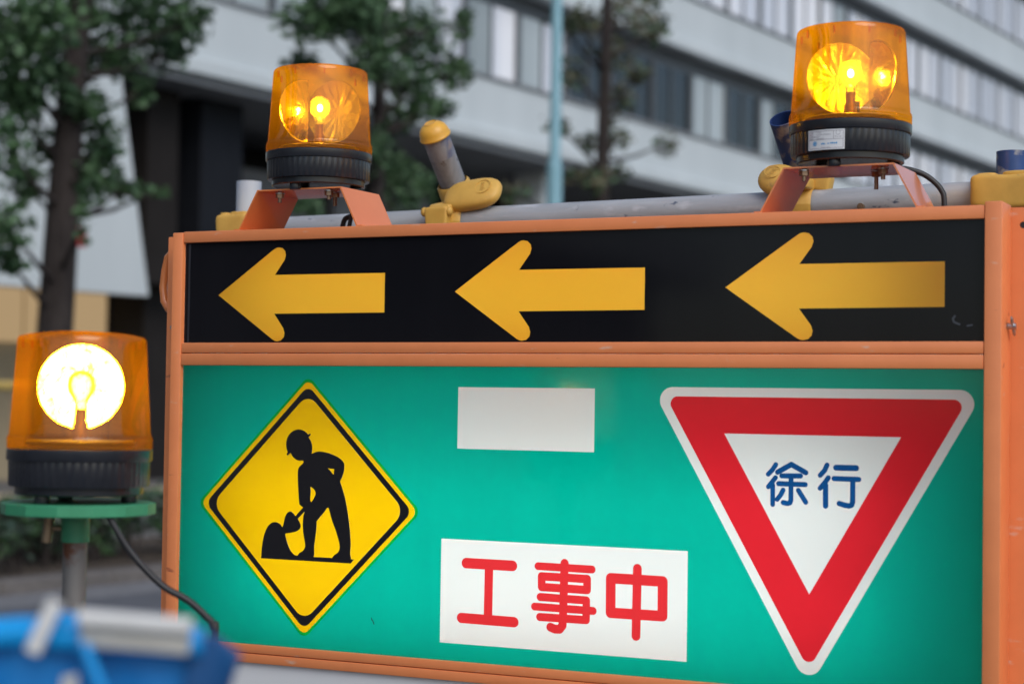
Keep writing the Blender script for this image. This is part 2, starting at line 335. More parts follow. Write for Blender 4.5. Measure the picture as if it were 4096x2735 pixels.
# slanted white hood over the lit entrance on the left
M_ = SM
bm = BM(); vv = []
for l in (LB - .1, LB + .25):
    vv.append([bm.verts.new(M_ @ Vector(q)) for q in ((12.0, l, 3.18), (23.33, l, 3.24), (22.55, l, 6.9), (12.0, l, 6.9))])
bm.faces.new(vv[0]); bm.faces.new(list(reversed(vv[1])))
for k in range(4): bm.faces.new((vv[0][k], vv[1][k], vv[1][(k + 1) % 4], vv[0][(k + 1) % 4]))
put('entrance_hood', bm, 'band_white', bld)
bm = BM(); sbox(bm, 12, 25, LB + .3, LB + 3, 3.5, 3.6); put('entrance_ceiling', bm, 'column_brown', bld)
bm = BM(); sbox(bm, 12, 24.7, LB + 2.2, LB + 2.38, .1, 3.49); put('entrance_wall', bm, 'beige_wall', bld)
for s0, s1 in ((14, 17.0), (17.1, 20), (20.1, 22.6), (22.7, 24.6)):
    bm = BM(); sbox(bm, s0, s1, LB + 2.1, LB + 2.16, 2.45, 3.42); put('lit_shop_window', bm, 'shop_light', bld)
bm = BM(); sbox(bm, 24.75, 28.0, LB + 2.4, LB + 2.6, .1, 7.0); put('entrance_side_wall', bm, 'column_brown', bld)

# ---- handrail in front of the entrance
hr = thing('handrail', 'dull yellow horizontal handrail in front of the lit entrance', 'handrail', S(17, 19.4, .1))
bm = BM(); tube(bm, [S(9, 19.4, 1.66), S(19.5, 19.4, 1.66)], .07, 10); put('rail', bm, 'rail_yellow', hr, 60)
for k in range(6):
    bm = BM(); tube(bm, [S(9.3 + k * 2, 19.4, .1), S(9.3 + k * 2, 19.4, 1.6)], .03, 8); put('post', bm, 'wall_grey', hr, 60)
lw = thing('low_wall', 'low beige wall edge beyond the hedge under the green plate', 'wall', S(17, 15.4, .1))
bm = BM(); sbox(bm, 8, 22, 15.2, 15.5, .1, .36, .02); put('wall_body', bm, 'wall_grey', lw)
bm = BM(); sbox(bm, 8, 22, 15.16, 15.54, .363, .47, .015); put('coping', bm, 'beige_wall', lw)

# ---- street trees
CROWN_A = [(11.35, 12.14, 4.71, 0.45, 0.3), (11.62, 12.31, 4.35, 0.38, 0.23), (13.62, 12.93, 5.24, 0.47, 0.35), (12.91, 12.69, 4.75, 0.33, 0.21), (13.4, 12.15, 5.12, 0.25, 0.23), (13.6, 12.53, 4.89, 0.21, 0.17), (11.67, 12.58, 4.11, 0.27, 0.21), (11.23, 12.23, 3.68, 0.22, 0.26), (12.06, 12.86, 3.46, 0.22, 0.2), (11.23, 12.18, 2.96, 0.21, 0.19), (11.52, 12.48, 2.71, 0.17, 0.11), (12.77, 12.62, 3.94, 0.23, 0.21), (12.44, 12.52, 3.49, 0.2, 0.2), (12.8, 12.7, 3.68, 0.23, 0.19), (13.33, 12.86, 3.56, 0.21, 0.12), (14.01, 13.1, 3.59, 0.17, 0.05), (13.04, 12.36, 4.43, 0.14, 0.17), (12.46, 12.76, 5.09, 0.33, 0.2), (12.27, 12.82, 3.85, 0.16, 0.16), (12.32, 12.37, 4.18, 0.24, 0.16), (11.98, 12.05, 3.06, 0.06, 0.23), (11.8, 13.12, 4.52, 0.24, 0.36)]
CROWN_B = [(15.61, 12.4, 5.55, 0.35, 0.26), (16.51, 12.41, 5.76, 0.48, 0.29), (18.43, 12.99, 5.91, 0.42, 0.37), (18.74, 12.69, 5.51, 0.24, 0.21), (17.67, 12.57, 5.23, 0.35, 0.23), (16.03, 12.87, 5.24, 0.22, 0.09), (16.39, 12.13, 5.23, 0.33, 0.24), (17.66, 12.81, 4.83, 0.28, 0.2), (17.8, 12.47, 4.96, 0.23, 0.18), (15.9, 12.19, 5.72, 0.42, 0.19), (17.66, 12.76, 4.07, 0.28, 0.36), (18.54, 13.03, 4.12, 0.21, 0.21), (16.74, 12.31, 4.33, 0.15, 0.24), (18.63, 12.73, 5.07, 0.18, 0.12), (15.55, 12.4, 3.59, 0.18, 0.12), (19.15, 12.84, 6.18, 0.16, 0.22)]
CROWN_C = [(23.11, 12.82, 7.08, 0.37, 0.25), (21.14, 12.32, 6.55, 0.26, 0.2), (24.1, 12.93, 7.15, 0.35, 0.18), (22.76, 12.76, 6.4, 0.31, 0.24), (21.72, 12.78, 5.99, 0.24, 0.24), (23.32, 12.92, 5.88, 0.28, 0.22), (20.97, 12.53, 5.16, 0.23, 0.13), (23.16, 12.86, 5.35, 0.26, 0.22), (22.56, 12.98, 5.16, 0.24, 0.15), (22.94, 12.2, 6.74, 0.24, 0.18), (23.27, 12.95, 4.87, 0.28, 0.16), (23.93, 12.49, 5.3, 0.22, 0.19), (21.13, 12.58, 6.52, 0.23, 0.17), (22.59, 12.25, 6.08, 0.24, 0.15), (20.35, 12.8, 4.25, 0.22, 0.14), (21.56, 12.39, 4.53, 0.35, 0.17), (24.16, 12.97, 7.62, 0.39, 0.26)]
def leaf_clump(V, F, c, rs, rz, n, size, rg):
    for _ in range(n):
        while True:
            q = Vector((rg.uniform(-1, 1), rg.uniform(-1, 1), rg.uniform(-1, 1)))
            if .15 < q.length < 1: break
        q *= rg.choice((1, 1.1, .8, 1.3)); p = c + SU * q.x * rs + SN * q.y * rs * .9 + Vector((0, 0, q.z * rz))
        a = Vector((rg.gauss(0, 1), rg.gauss(0, 1), rg.gauss(0, .6))).normalized(); b = a.cross(Vector((rg.gauss(0, 1), rg.gauss(0, 1), rg.gauss(0, 1)))).normalized(); cc = a.cross(b)
        z = size * rg.uniform(.6, 1.25); i = len(V)
        V += [p - a * z * .5, p + b * z * .38 + cc * z * .08, p + a * z * .55, p - b * z * .38 + cc * z * .08]; F.append((i, i + 1, i + 2, i + 3))
def leaf_obj(name, V, F, mats, parent, rg):
    me = bpy.data.meshes.new(name); inv = wm(parent).inverted(); me.from_pydata([inv @ v for v in V], [], F)
    for mm in mats: me.materials.append(MATS[mm])
    me.polygons.foreach_set('material_index', [rg.randrange(len(mats)) for _ in F]); me.update()
    o = bpy.data.objects.new(name, me); col.objects.link(o); o.parent = parent; return o
def street_tree(label, trunk, crown, mats, dens, size, extra, seed):
    rg = random.Random(seed); t = thing('street_tree', label, 'tree', trunk[0][0], group='street trees along the kerb')
    bm = BM(); tube(bm, [p for p, r in trunk], [r for p, r in trunk], 14); put('trunk', bm, 'bark', t, 60)
    V, F = [], []; bmb = BM()
    axis = [p for p, r in trunk]
    for (s, l, z, rs, rz) in crown + extra:
        c = S(s, l, z)
        a = min(axis, key=lambda q: abs(q.z - (z - .5 - .25 * abs(s - axis[0].dot(SU)) * 0)))
        for q0, q1 in zip(axis, axis[1:]):
            zz = z - .45
            if q0.z <= zz <= q1.z: a = q0.lerp(q1, (zz - q0.z) / (q1.z - q0.z))
        m1 = a.lerp(c, .5) + Vector((rg.uniform(-.06, .06), rg.uniform(-.06, .06), -.05)); tube(bmb, [a, m1, c], [.035, .024, .008], 6)
        for _ in range(4):
            e = c + SU * rg.uniform(-1, 1) * rs + SN * rg.uniform(-1, 1) * rs + Vector((0, 0, rg.uniform(-1, 1) * rz)); tube(bmb, [m1.lerp(c, .6), e], [.012, .004], 4)
        leaf_clump(V, F, c, rs, rz, int(dens * (rs * rs * .6 + rs * rz) * 1000), size, rg)
    put('branches', bmb, 'bark', t, 60); leaf_obj('crown', V, F, mats, t, rg); return t
rg = random.Random(5)
def above(s0, z0, n, sp, seed):
    g = random.Random(seed); return [(s0 + g.uniform(-sp, sp), 12.6 + g.uniform(-1, 1), z0 + g.uniform(0, 2.6), g.uniform(.4, .6), g.uniform(.3, .45)) for _ in range(n)]
tA = [(S(12.05, 12.6, .06), .25), (S(12.12, 12.6, .5), .20), (S(12.2, 12.6, 2.0), .165), (S(12.27, 12.6, 3.2), .15), (S(12.34, 12.6, 4.3), .125), (S(12.45, 12.6, 5.4), .11), (S(12.5, 12.6, 7.2), .06)]
street_tree('thick dark trunked street tree with dense green leaves behind the lit beacon', tA, CROWN_A, ('leaf_dark', 'leaf_dark', 'leaf_mid'), 2.1, .105, above(12.4, 5.9, 12, 1.4, 1), 11)
tB = [(S(17.0, 12.6, .06), .13), (S(17.03, 12.6, 1.5), .10), (S(17.08, 12.6, 3.6), .085), (S(17.12, 12.6, 5.2), .075), (S(17.15, 12.6, 7.6), .05)]
street_tree('slim street tree with dense green crown between the round beacons', tB, CROWN_B, ('leaf_mid', 'leaf_dark', 'leaf_mid'), 2.0, .105, above(17.1, 6.7, 9, 1.3, 2), 12)
tC = [(S(22.3, 12.6, .06), .14), (S(22.3, 12.6, 1.5), .115), (S(22.28, 12.6, 4.4), .10), (S(22.33, 12.6, 6.0), .08), (S(22.4, 12.6, 8.6), .05)]
street_tree('sparse street tree with thin browning leaves beside the pale blue pole', tC, CROWN_C, ('leaf_autumn', 'leaf_mid', 'leaf_autumn'), .95, .105, above(22.3, 8.0, 8, 1.3, 3), 13)
bm = BM(); box(bm, -.05, .05, -.01, .01, -.09, .09, .004, 1, Matrix.Translation(S(12.33, 12.41, 2.97)) @ Matrix.Rotation(SROT, 4, 'Z')); tag(put('ribbon', bm, 'red_tag'), 'small red ribbon tied on the thick trunk of the left tree', 'ribbon')

# ---- pale blue lighting pole
pl = thing('lamp_pole', 'tall pale blue metal pole standing between the trees', 'pole', S(20.35, 12.2, .06))
bm = BM(); tube(bm, [S(20.35, 12.2, .06), S(20.35, 12.2, 4.55)], .098, 20); put('lower_shaft', bm, 'pole_blue', pl, 60)
bm = BM(); tube(bm, [S(20.35, 12.2, 4.553), S(20.35, 12.2, 4.66), S(20.35, 12.2, 9.5)], [.09, .072, .066], 20); put('upper_shaft', bm, 'pole_blue', pl, 60)

# ---- hedge in the planting bed
hd = thing('hedge', 'low dark green hedge in the bed along the kerb', 'hedge', S(13, 12, .08))
hV, hF, hb = [], [], BM(); rg = random.Random(21)
for i in range(105):
    s = 8.6 + i * .135; l = rg.uniform(11.35, 12.5); c = S(s, l, .085); h = rg.uniform(.36, .62)
    for _ in range(3):
        tip = c + SU * rg.uniform(-.25, .25) + SN * rg.uniform(-.2, .2) + Vector((0, 0, h)); tube(hb, [c, c.lerp(tip, .6) + Vector((0, 0, .05)), tip], [.012, .009, .004], 5)
        leaf_clump(hV, hF, c.lerp(tip, .72), .18, .22, 34, .095, rg)
put('stems', hb, 'bark', hd, 60)['kind'] = 'stuff'; leaf_obj('foliage', hV, hF, ('leaf_hedge', 'leaf_dark', 'leaf_hedge'), hd, rg)

# ================================================================== THE SIGN
SIGN_Y = 0.0
sign = thing('construction_sign', 'orange framed light box sign with black arrow strip over green panel', 'sign', (-.66, .07, 0))
XL, XR = -1.2833, -.0385; ZT, ZB = 1.7463, 1.5900; GT, GB = 1.5547, 1.1301
def bar(name, *a, bev=.0016, mat='orange_paint', parent=None):
    bm = BM(); box(bm, *a, bev, 2); return put(name, bm, mat, parent or sign, 40)
bar('top_rail', XL - .0005, XR + .0005, -.004, .03, ZT, 1.7638)
bar('middle_rail', XL - .0005, XR + .0005, -.004, .03, 1.5742, ZB)
bar('middle_rail', XL - .0005, XR + .0005, -.0045, .03, GT, 1.5732)
bar('bottom_rail', XL - .0005, XR + .0005, -.004, .03, 1.1171, GB)
bar('bottom_rail', XL - .0005, XR + .0005, -.0045, .03, 1.1022, 1.1161)
bar('base_rail', XL - .0005, XR + .0005, -.004, .03, .760, .790)
bar('left_post', -1.3037, XL - .001, -.005, .029, .760, 1.7625)
bar('left_flange', -1.3385, -1.302, .030, .048, .760, 1.7600)
bar('right_post', XR + .001, -.0151, -.005, .050, .760, 1.7680)
# sheet-metal housing behind the faces, white inside
bm = BM(); box(bm, -1.300, -.0195, .1395, .141, .764, 1.7620); put('back_sheet', bm, 'orange_paint', sign)
bm = BM(); box(bm, -1.3025, -1.3005, .048, .141, .764, 1.762); box(bm, -.0193, -.0173, .0505, .0545, .764, 1.762); put('side_sheet', bm, 'orange_paint', sign)
bm = BM(); box(bm, -1.2985, -.0215, .0305, .139, 1.7615, 1.7634); put('roof_sheet', bm, 'orange_paint', sign)
bm = BM(); box(bm, -1.2985, -.0215, .0305, .139, .764, .766); put('floor_sheet', bm, 'orange_paint', sign)
bm = BM()
box(bm, -1.2975, -.0225, .136, .138, 1.103, 1.582); box(bm, -1.2975, -1.2955, .031, .136, 1.103, 1.582); box(bm, -.0245, -.0225, .031, .136, 1.103, 1.582)
box(bm, -1.295, -.025, .031, .1355, 1.5745, 1.5765); box(bm, -1.295, -.025, .031, .1355, 1.1045, 1.1065); put('lamp_lining', bm, 'lining_white', sign)
for z in (1.225, 1.365):
    bm = BM(); tube(bm, [(-1.20, .085, z), (-.16, .085, z)], .013, 12); put('fluorescent_tube', bm, 'tube_light', sign, 60)
bm = BM(); box(bm, -1.24, -.1, .060, .062, 1.16, 1.42)
bm.free()
for x in (-1.22, -.10):
    bm = BM(); box(bm, x - .02, x + .02, .05, .09, 0, .764, .002); put('leg', bm, 'zinc', sign)
    bm = BM(); box(bm, x - .03, x + .03, -.25, .42, .0, .03, .004); put('foot', bm, 'zinc', sign)
# ---- black arrow strip
put('acrylic_strip', flat([rect(XL - .001, XR + .001, ZB - .001, ZT + .001)], y=.0034), 'acrylic_white', sign)
bm = BM(); box(bm, -1.295, -.025, .1365, .138, 1.584, 1.759); box(bm, -1.2975, -1.2955, .031, .136, 1.584, 1.759); box(bm, -.0245, -.0225, .031, .136, 1.584, 1.759); put('strip_lining', bm, 'lining_white', sign)
bm = BM(); tube(bm, [(-1.20, .10, 1.668), (-.16, .10, 1.668)], .010, 12); put('fluorescent_tube', bm, 'dim_tube', sign, 60)
WORKER= [(-1.0433, 1.4227), (-1.0429, 1.4251), (-1.0426, 1.4276), (-1.0424, 1.4299), (-1.0424, 1.4319), (-1.0425, 1.4337), (-1.0429, 1.4356), (-1.0435, 1.4378), (-1.0444, 1.44), (-1.0454, 1.4421), (-1.0466, 1.4438), (-1.048, 1.4454), (-1.0494, 1.447), (-1.0481, 1.4483), (-1.0468, 1.4496), (-1.0459, 1.4507), (-1.0457, 1.4515), (-1.0458, 1.452), (-1.0461, 1.4524), (-1.0465, 1.4526), (-1.0471, 1.4527), (-1.0477, 1.4525), (-1.0483, 1.4522), (-1.0491, 1.4516), (-1.0498, 1.451), (-1.0518, 1.4527), (-1.0538, 1.4544), (-1.0559, 1.4558), (-1.0582, 1.4569), (-1.0605, 1.4576), (-1.0628, 1.4582), (-1.065, 1.4585), (-1.0672, 1.4586), (-1.0696, 1.4583), (-1.0724, 1.4577), (-1.0754, 1.4567), (-1.0782, 1.4554), (-1.0807, 1.4537), (-1.083, 1.4516), (-1.0849, 1.4495), (-1.0865, 1.4473), (-1.0877, 1.445), (-1.0885, 1.4426), (-1.0891, 1.44), (-1.0893, 1.4372), (-1.0892, 1.4346), (-1.0889, 1.432), (-1.0884, 1.4295), (-1.0878, 1.4274), (-1.0873, 1.4259), (-1.0867, 1.4248), (-1.086, 1.4238), (-1.0867, 1.4229), (-1.0874, 1.422), (-1.0879, 1.4211), (-1.0879, 1.4203), (-1.0877, 1.4196), (-1.0873, 1.4191), (-1.0869, 1.4189), (-1.0864, 1.4189), (-1.0856, 1.4193), (-1.0842, 1.4202), (-1.0826, 1.4215), (-1.0809, 1.4227), (-1.0797, 1.4209), (-1.0786, 1.4191), (-1.0773, 1.4175), (-1.0757, 1.416), (-1.0739, 1.4147), (-1.0721, 1.4136), (-1.0702, 1.4127), (-1.0681, 1.412), (-1.066, 1.4115), (-1.0638, 1.4114), (-1.0615, 1.4116), (-1.0592, 1.4117), (-1.0585, 1.4113), (-1.0578, 1.4108), (-1.0575, 1.4102), (-1.0576, 1.4093), (-1.0581, 1.4083), (-1.0591, 1.407), (-1.0612, 1.4053), (-1.0638, 1.4032), (-1.0658, 1.401), (-1.0668, 1.3986), (-1.0672, 1.396), (-1.0673, 1.3932), (-1.0674, 1.3902), (-1.0673, 1.387), (-1.0671, 1.3831), (-1.0668, 1.3778), (-1.0664, 1.3718), (-1.0659, 1.3658), (-1.0653, 1.3595), (-1.0647, 1.3533), (-1.0641, 1.3485), (-1.0637, 1.3463), (-1.0634, 1.3455), (-1.0625, 1.3448), (-1.0609, 1.3436), (-1.0589, 1.3425), (-1.0568, 1.3413), (-1.0702, 1.3277), (-1.0716, 1.3293), (-1.073, 1.3309), (-1.0746, 1.3323), (-1.0762, 1.3334), (-1.078, 1.3342), (-1.0797, 1.3345), (-1.0815, 1.3341), (-1.0832, 1.3332), (-1.0848, 1.3319), (-1.0863, 1.3302), (-1.0876, 1.3281), (-1.0887, 1.3259), (-1.0895, 1.3235), (-1.09, 1.321), (-1.0906, 1.3186), (-1.0911, 1.3164), (-1.0915, 1.3144), (-1.092, 1.3128), (-1.0925, 1.3116), (-1.093, 1.3109), (-1.0935, 1.3101), (-1.0947, 1.3115), (-1.096, 1.313), (-1.0974, 1.3143), (-1.099, 1.3153), (-1.1007, 1.3162), (-1.1026, 1.3168), (-1.1046, 1.3172), (-1.1066, 1.3173), (-1.1087, 1.3171), (-1.1107, 1.3167), (-1.1127, 1.3159), (-1.1147, 1.3147), (-1.1167, 1.3131), (-1.1187, 1.3111), (-1.1206, 1.3087), (-1.1224, 1.3056), (-1.1241, 1.3021), (-1.1256, 1.2983), (-1.1269, 1.2941), (-1.1279, 1.2895), (-1.1288, 1.285), (-1.1294, 1.2806), (-1.1299, 1.2761), (-1.1302, 1.2719), (-1.1305, 1.2681), (-1.1307, 1.2647), (-1.1308, 1.2612), (-0.9715, 1.2613), (-0.9657, 1.2677), (-0.9708, 1.2676), (-0.9709, 1.2686), (-0.971, 1.2697), (-0.9712, 1.271), (-0.9717, 1.2723), (-0.9722, 1.2737), (-0.9725, 1.2759), (-0.9724, 1.2789), (-0.9721, 1.2826), (-0.9719, 1.2865), (-0.9719, 1.2904), (-0.9721, 1.2945), (-0.9725, 1.2993), (-0.9731, 1.3049), (-0.9738, 1.3111), (-0.9747, 1.3177), (-0.9758, 1.3247), (-0.9772, 1.3321), (-0.9785, 1.3388), (-0.9797, 1.3445), (-0.9808, 1.3495), (-0.9821, 1.3543), (-0.9835, 1.3593), (-0.9851, 1.3641), (-0.9866, 1.3684), (-0.9882, 1.3725), (-0.9897, 1.3761), (-0.991, 1.379), (-0.9917, 1.3807), (-0.9921, 1.3816), (-0.9925, 1.3825), (-0.9912, 1.3849), (-0.9899, 1.3872), (-0.9887, 1.3898), (-0.9876, 1.3925), (-0.9866, 1.3955), (-0.9859, 1.3984), (-0.9854, 1.4014), (-0.9853, 1.4044), (-0.9854, 1.407), (-0.9857, 1.4089), (-0.9863, 1.4104), (-0.9875, 1.4119), (-0.9892, 1.4137), (-0.9915, 1.4156), (-0.9943, 1.4174), (-0.9979, 1.4191), (-1.002, 1.4207), (-1.0061, 1.4221), (-1.0101, 1.4233), (-1.014, 1.4244), (-1.018, 1.4251), (-1.0221, 1.4257), (-1.0262, 1.4261), (-1.0298, 1.4262), (-1.0324, 1.426), (-1.0345, 1.4255), (-1.0365, 1.425), (-1.0388, 1.4243), (-1.041, 1.4235)]
WORKER_HOLES= [[(-1.0658, 1.3239), (-1.0541, 1.3348), (-1.0548, 1.3323), (-1.0556, 1.3299), (-1.0562, 1.3272), (-1.0565, 1.3241), (-1.0567, 1.3207), (-1.0568, 1.3171), (-1.0567, 1.3133), (-1.0564, 1.3094), (-1.056, 1.3056), (-1.0555, 1.3021), (-1.0548, 1.2988), (-1.0541, 1.2956), (-1.0534, 1.2926), (-1.0527, 1.2897), (-1.0522, 1.2871), (-1.052, 1.285), (-1.052, 1.2831), (-1.0524, 1.2813), (-1.0532, 1.2795), (-1.0543, 1.2777), (-1.0557, 1.2762), (-1.0574, 1.275), (-1.0594, 1.2741), (-1.0613, 1.273), (-1.0628, 1.2716), (-1.0641, 1.2701), (-1.0654, 1.2685), (-1.0665, 1.2685), (-1.0676, 1.2685), (-1.0689, 1.2688), (-1.0705, 1.2694), (-1.0722, 1.2704), (-1.0741, 1.2717), (-1.0758, 1.2734), (-1.0776, 1.2755), (-1.0793, 1.2779), (-1.081, 1.2808), (-1.0825, 1.284), (-1.0838, 1.2871), (-1.0849, 1.2899), (-1.0858, 1.2926), (-1.0866, 1.2949), (-1.0872, 1.2967), (-1.0876, 1.2982), (-1.0881, 1.2996), (-1.0876, 1.3001), (-1.0871, 1.3005), (-1.0859, 1.301), (-1.0832, 1.3015), (-1.0798, 1.302), (-1.0765, 1.3026), (-1.0735, 1.3032), (-1.0706, 1.3039), (-1.0679, 1.3048), (-1.0656, 1.3059), (-1.0636, 1.3072), (-1.0621, 1.3085), (-1.0611, 1.3099), (-1.0606, 1.3112), (-1.0604, 1.3126), (-1.0605, 1.3141), (-1.0608, 1.3155), (-1.0614, 1.3169), (-1.0622, 1.3184), (-1.0632, 1.3198), (-1.064, 1.3211), (-1.0647, 1.3222), (-1.0653, 1.3231)], [(-1.0145, 1.342), (-1.0139, 1.3423), (-1.0134, 1.3426), (-1.0128, 1.3427), (-1.0122, 1.3422), (-1.0115, 1.3415), (-1.0108, 1.3407), (-1.0092, 1.3354), (-1.0076, 1.3302), (-1.0057, 1.3249), (-1.0035, 1.3197), (-1.001, 1.3145), (-0.9987, 1.3095), (-0.9967, 1.3045), (-0.9949, 1.2997), (-0.9934, 1.2955), (-0.9923, 1.2922), (-0.9916, 1.2895), (-0.9912, 1.2871), (-0.991, 1.2849), (-0.9911, 1.2831), (-0.9914, 1.2814), (-0.9921, 1.2795), (-0.9931, 1.2778), (-0.9943, 1.2762), (-0.9959, 1.275), (-0.9978, 1.2739), (-0.9996, 1.2727), (-1.0012, 1.2712), (-1.0027, 1.2696), (-1.0042, 1.2679), (-1.0365, 1.2679), (-1.036, 1.2695), (-1.0356, 1.2711), (-1.0353, 1.2728), (-1.0353, 1.2748), (-1.0356, 1.2769), (-1.0357, 1.2793), (-1.0357, 1.2817), (-1.0356, 1.2844), (-1.0353, 1.2879), (-1.0346, 1.2927), (-1.0338, 1.2984), (-1.0331, 1.3037), (-1.0326, 1.3086), (-1.0323, 1.3131), (-1.0322, 1.3167), (-1.0322, 1.3188), (-1.0324, 1.32), (-1.0326, 1.3213), (-1.0304, 1.3236), (-1.0282, 1.326), (-1.026, 1.3284), (-1.0237, 1.3308), (-1.0215, 1.3332), (-1.0194, 1.3355), (-1.0176, 1.3377), (-1.0161, 1.3399)], [(-1.0444, 1.3725), (-1.0431, 1.3721), (-1.0418, 1.3716), (-1.0405, 1.3709), (-1.0391, 1.3699), (-1.0377, 1.3687), (-1.0366, 1.3675), (-1.0359, 1.3663), (-1.0355, 1.3651), (-1.0352, 1.3639), (-1.035, 1.3628), (-1.0351, 1.3618), (-1.0355, 1.3603), (-1.0365, 1.3583), (-1.0379, 1.3558), (-1.0392, 1.3537), (-1.0404, 1.3522), (-1.0414, 1.3511), (-1.0425, 1.3499), (-1.0432, 1.3507), (-1.0439, 1.3516), (-1.0443, 1.3528), (-1.0444, 1.3547), (-1.0443, 1.357), (-1.0441, 1.3593), (-1.044, 1.3617), (-1.0438, 1.3642), (-1.0437, 1.3665), (-1.0439, 1.3686), (-1.0441, 1.3706)], [(-1.0144, 1.4012), (-1.0107, 1.401), (-1.007, 1.4008), (-1.0043, 1.4004), (-1.0033, 1.4001), (-1.0033, 1.3995), (-1.0034, 1.3986), (-1.0034, 1.397), (-1.0035, 1.3949), (-1.0036, 1.3929), (-1.0042, 1.3929), (-1.0048, 1.3929), (-1.0055, 1.3933), (-1.0065, 1.3942), (-1.0076, 1.3956), (-1.0089, 1.397), (-1.0106, 1.3984), (-1.0125, 1.3998)]]
ARROW= [(0.1015, 0.0691), (0.106, 0.0713), (0.1101, 0.0718), (0.1168, 0.0705), (0.1218, 0.0656), (0.123, 0.0594), (0.1208, 0.0522), (0.1039, 0.0297), (0.2982, 0.0294)]
KO = [(0.00724, [(-0.7771, 1.2718), (-0.7029, 1.2717)]), (0.00646, [(-0.7402, 1.2684), (-0.7408, 1.1968)]), (0.00706, [(-0.7837, 1.1928), (-0.6993, 1.1921)])]
JI = [(0.00597, [(-0.6213, 1.2793), (-0.6225, 1.206), (-0.6232, 1.1922), (-0.6277, 1.1868), (-0.6347, 1.1865), (-0.6419, 1.1888)]), (0.00529, [(-0.6624, 1.2733), (-0.5792, 1.2729)]), (0.00564, [(-0.6566, 1.2593), (-0.5864, 1.2593), (-0.5862, 1.244), (-0.6564, 1.2443), (-0.6566, 1.2593)]), (0.00546, [(-0.6582, 1.2301), (-0.5871, 1.2295), (-0.5871, 1.2022), (-0.6586, 1.202)]), (0.00529, [(-0.667, 1.2161), (-0.5768, 1.2156)])]
CHU = [(0.00622, [(-0.5108, 1.2777), (-0.5116, 1.1852)]), (0.00697, [(-0.5504, 1.2624), (-0.4731, 1.2621), (-0.4729, 1.2149), (-0.5501, 1.2146), (-0.5504, 1.2624)])]
JO = [(0.00296, [(-0.3132, 1.4261), (-0.3182, 1.4185), (-0.3237, 1.4131)]), (0.00296, [(-0.3135, 1.4088), (-0.3189, 1.4019), (-0.3233, 1.3964)]), (0.00296, [(-0.3173, 1.3989), (-0.317, 1.373)]), (0.00323, [(-0.3106, 1.4162), (-0.2917, 1.4269), (-0.2718, 1.4166)]), (0.00305, [(-0.3048, 1.4114), (-0.2788, 1.412)]), (0.00304, [(-0.2919, 1.4116), (-0.2919, 1.3794), (-0.293, 1.376), (-0.2965, 1.375), (-0.3025, 1.3761)]), (0.00305, [(-0.3091, 1.4009), (-0.2723, 1.4008)]), (0.00295, [(-0.3027, 1.3926), (-0.3063, 1.3857), (-0.3109, 1.38)]), (0.00303, [(-0.2817, 1.3929), (-0.2714, 1.3776)])]
KOU = [(0.00301, [(-0.2428, 1.4275), (-0.2462, 1.4201), (-0.252, 1.4137)]), (0.00301, [(-0.2409, 1.4108), (-0.246, 1.4038), (-0.252, 1.3967)]), (0.00328, [(-0.2446, 1.4013), (-0.2443, 1.3737)]), (0.00354, [(-0.2306, 1.4244), (-0.2036, 1.4245)]), (0.00309, [(-0.2331, 1.41), (-0.2, 1.4098)]), (0.00317, [(-0.2079, 1.4091), (-0.2079, 1.3799), (-0.2091, 1.3761), (-0.2125, 1.3748), (-0.2181, 1.3756), (-0.2259, 1.3776)])]
AR = [(0, 0)] + ARROW + [(a, -b) for a, b in reversed(ARROW)]
ARS = [[(-1.2196 + .416 * k + a, 1.6639 + b) for a, b in AR] for k in range(3)]
bp = put('arrow_panel', flat([rect(XL, XR, ZB, ZT)], ARS, .0022), 'black_face', sign)
for a_ in ARS: put('arrow', flat([a_], [], .0022), 'film_amber', bp)
# ---- green panel: white acrylic lit from behind, coloured films on its face
put('acrylic_sheet', flat([rect(XL - .001, XR + .001, GB - .001, GT + .001)], y=.003), 'acrylic_white', sign)
DX, DZ = -1.0516, 1.3419
def diamond(h, r): return rounded([(DX - h, DZ), (DX, DZ - h), (DX + h, DZ), (DX, DZ + h)], r)
TX, TZ, TS = -.2656, 1.4661, .2421
_in = TS / (2 * math.sqrt(3)); TC = TZ - _in
def tri(inr): s = inr * 2 * math.sqrt(3); return [(TX - s / 2, TC + inr), (TX, TC - 2 * inr), (TX + s / 2, TC + inr)]
d0, d1, d2, d3 = diamond(.1981, .0125), diamond(.1925, .011), diamond(.1834, .013), diamond(.1712, .020)
t_w, t_r, t_i = rounded(tri(.1319), .0184, 12), rounded(tri(.1194), .0103, 12), tri(_in)
W1 = rect(-.7951, -.5787, 1.4361, 1.5251); W2 = rect(-.8188, -.4372, 1.1553, 1.3052)
fy = .0018
put('green_face', flat([rect(XL, XR, GB, GT)], [d0, t_w, W1, W2], fy), 'film_green', sign)
dm = put('warning_diamond', flat([d1], [d2], fy - .0001), 'film_yellow', sign)
put('diamond_field', flat([d3], [WORKER], fy - .0002), 'film_yellow', dm)
for h in WORKER_HOLES: put('figure_gap', flat([h], [], fy - .0002), 'film_yellow', dm)
put('diamond_rim', flat([d0], [d1], fy), 'film_dark_green', dm)
put('diamond_border', flat([d2], [d3], fy - .0001), 'print_black', dm)
put('digging_worker', flat([WORKER], WORKER_HOLES, fy - .0003), 'print_black', dm)
tr = put('slow_triangle', flat([t_r], [t_i], fy - .0001), 'film_red', sign)
put('triangle_rim', flat([t_w], [t_r], fy), 'film_clear', tr)
chars = {'slow_character': JO, 'go_character': KOU}
field = put('triangle_field', flat([t_i], [], fy - .0002), 'film_clear', tr)
for nm, K in chars.items(): put(nm, flat(strokes([(h * 1.12, q) for h, q in K]), [], fy - .0007), 'film_blue', tr)
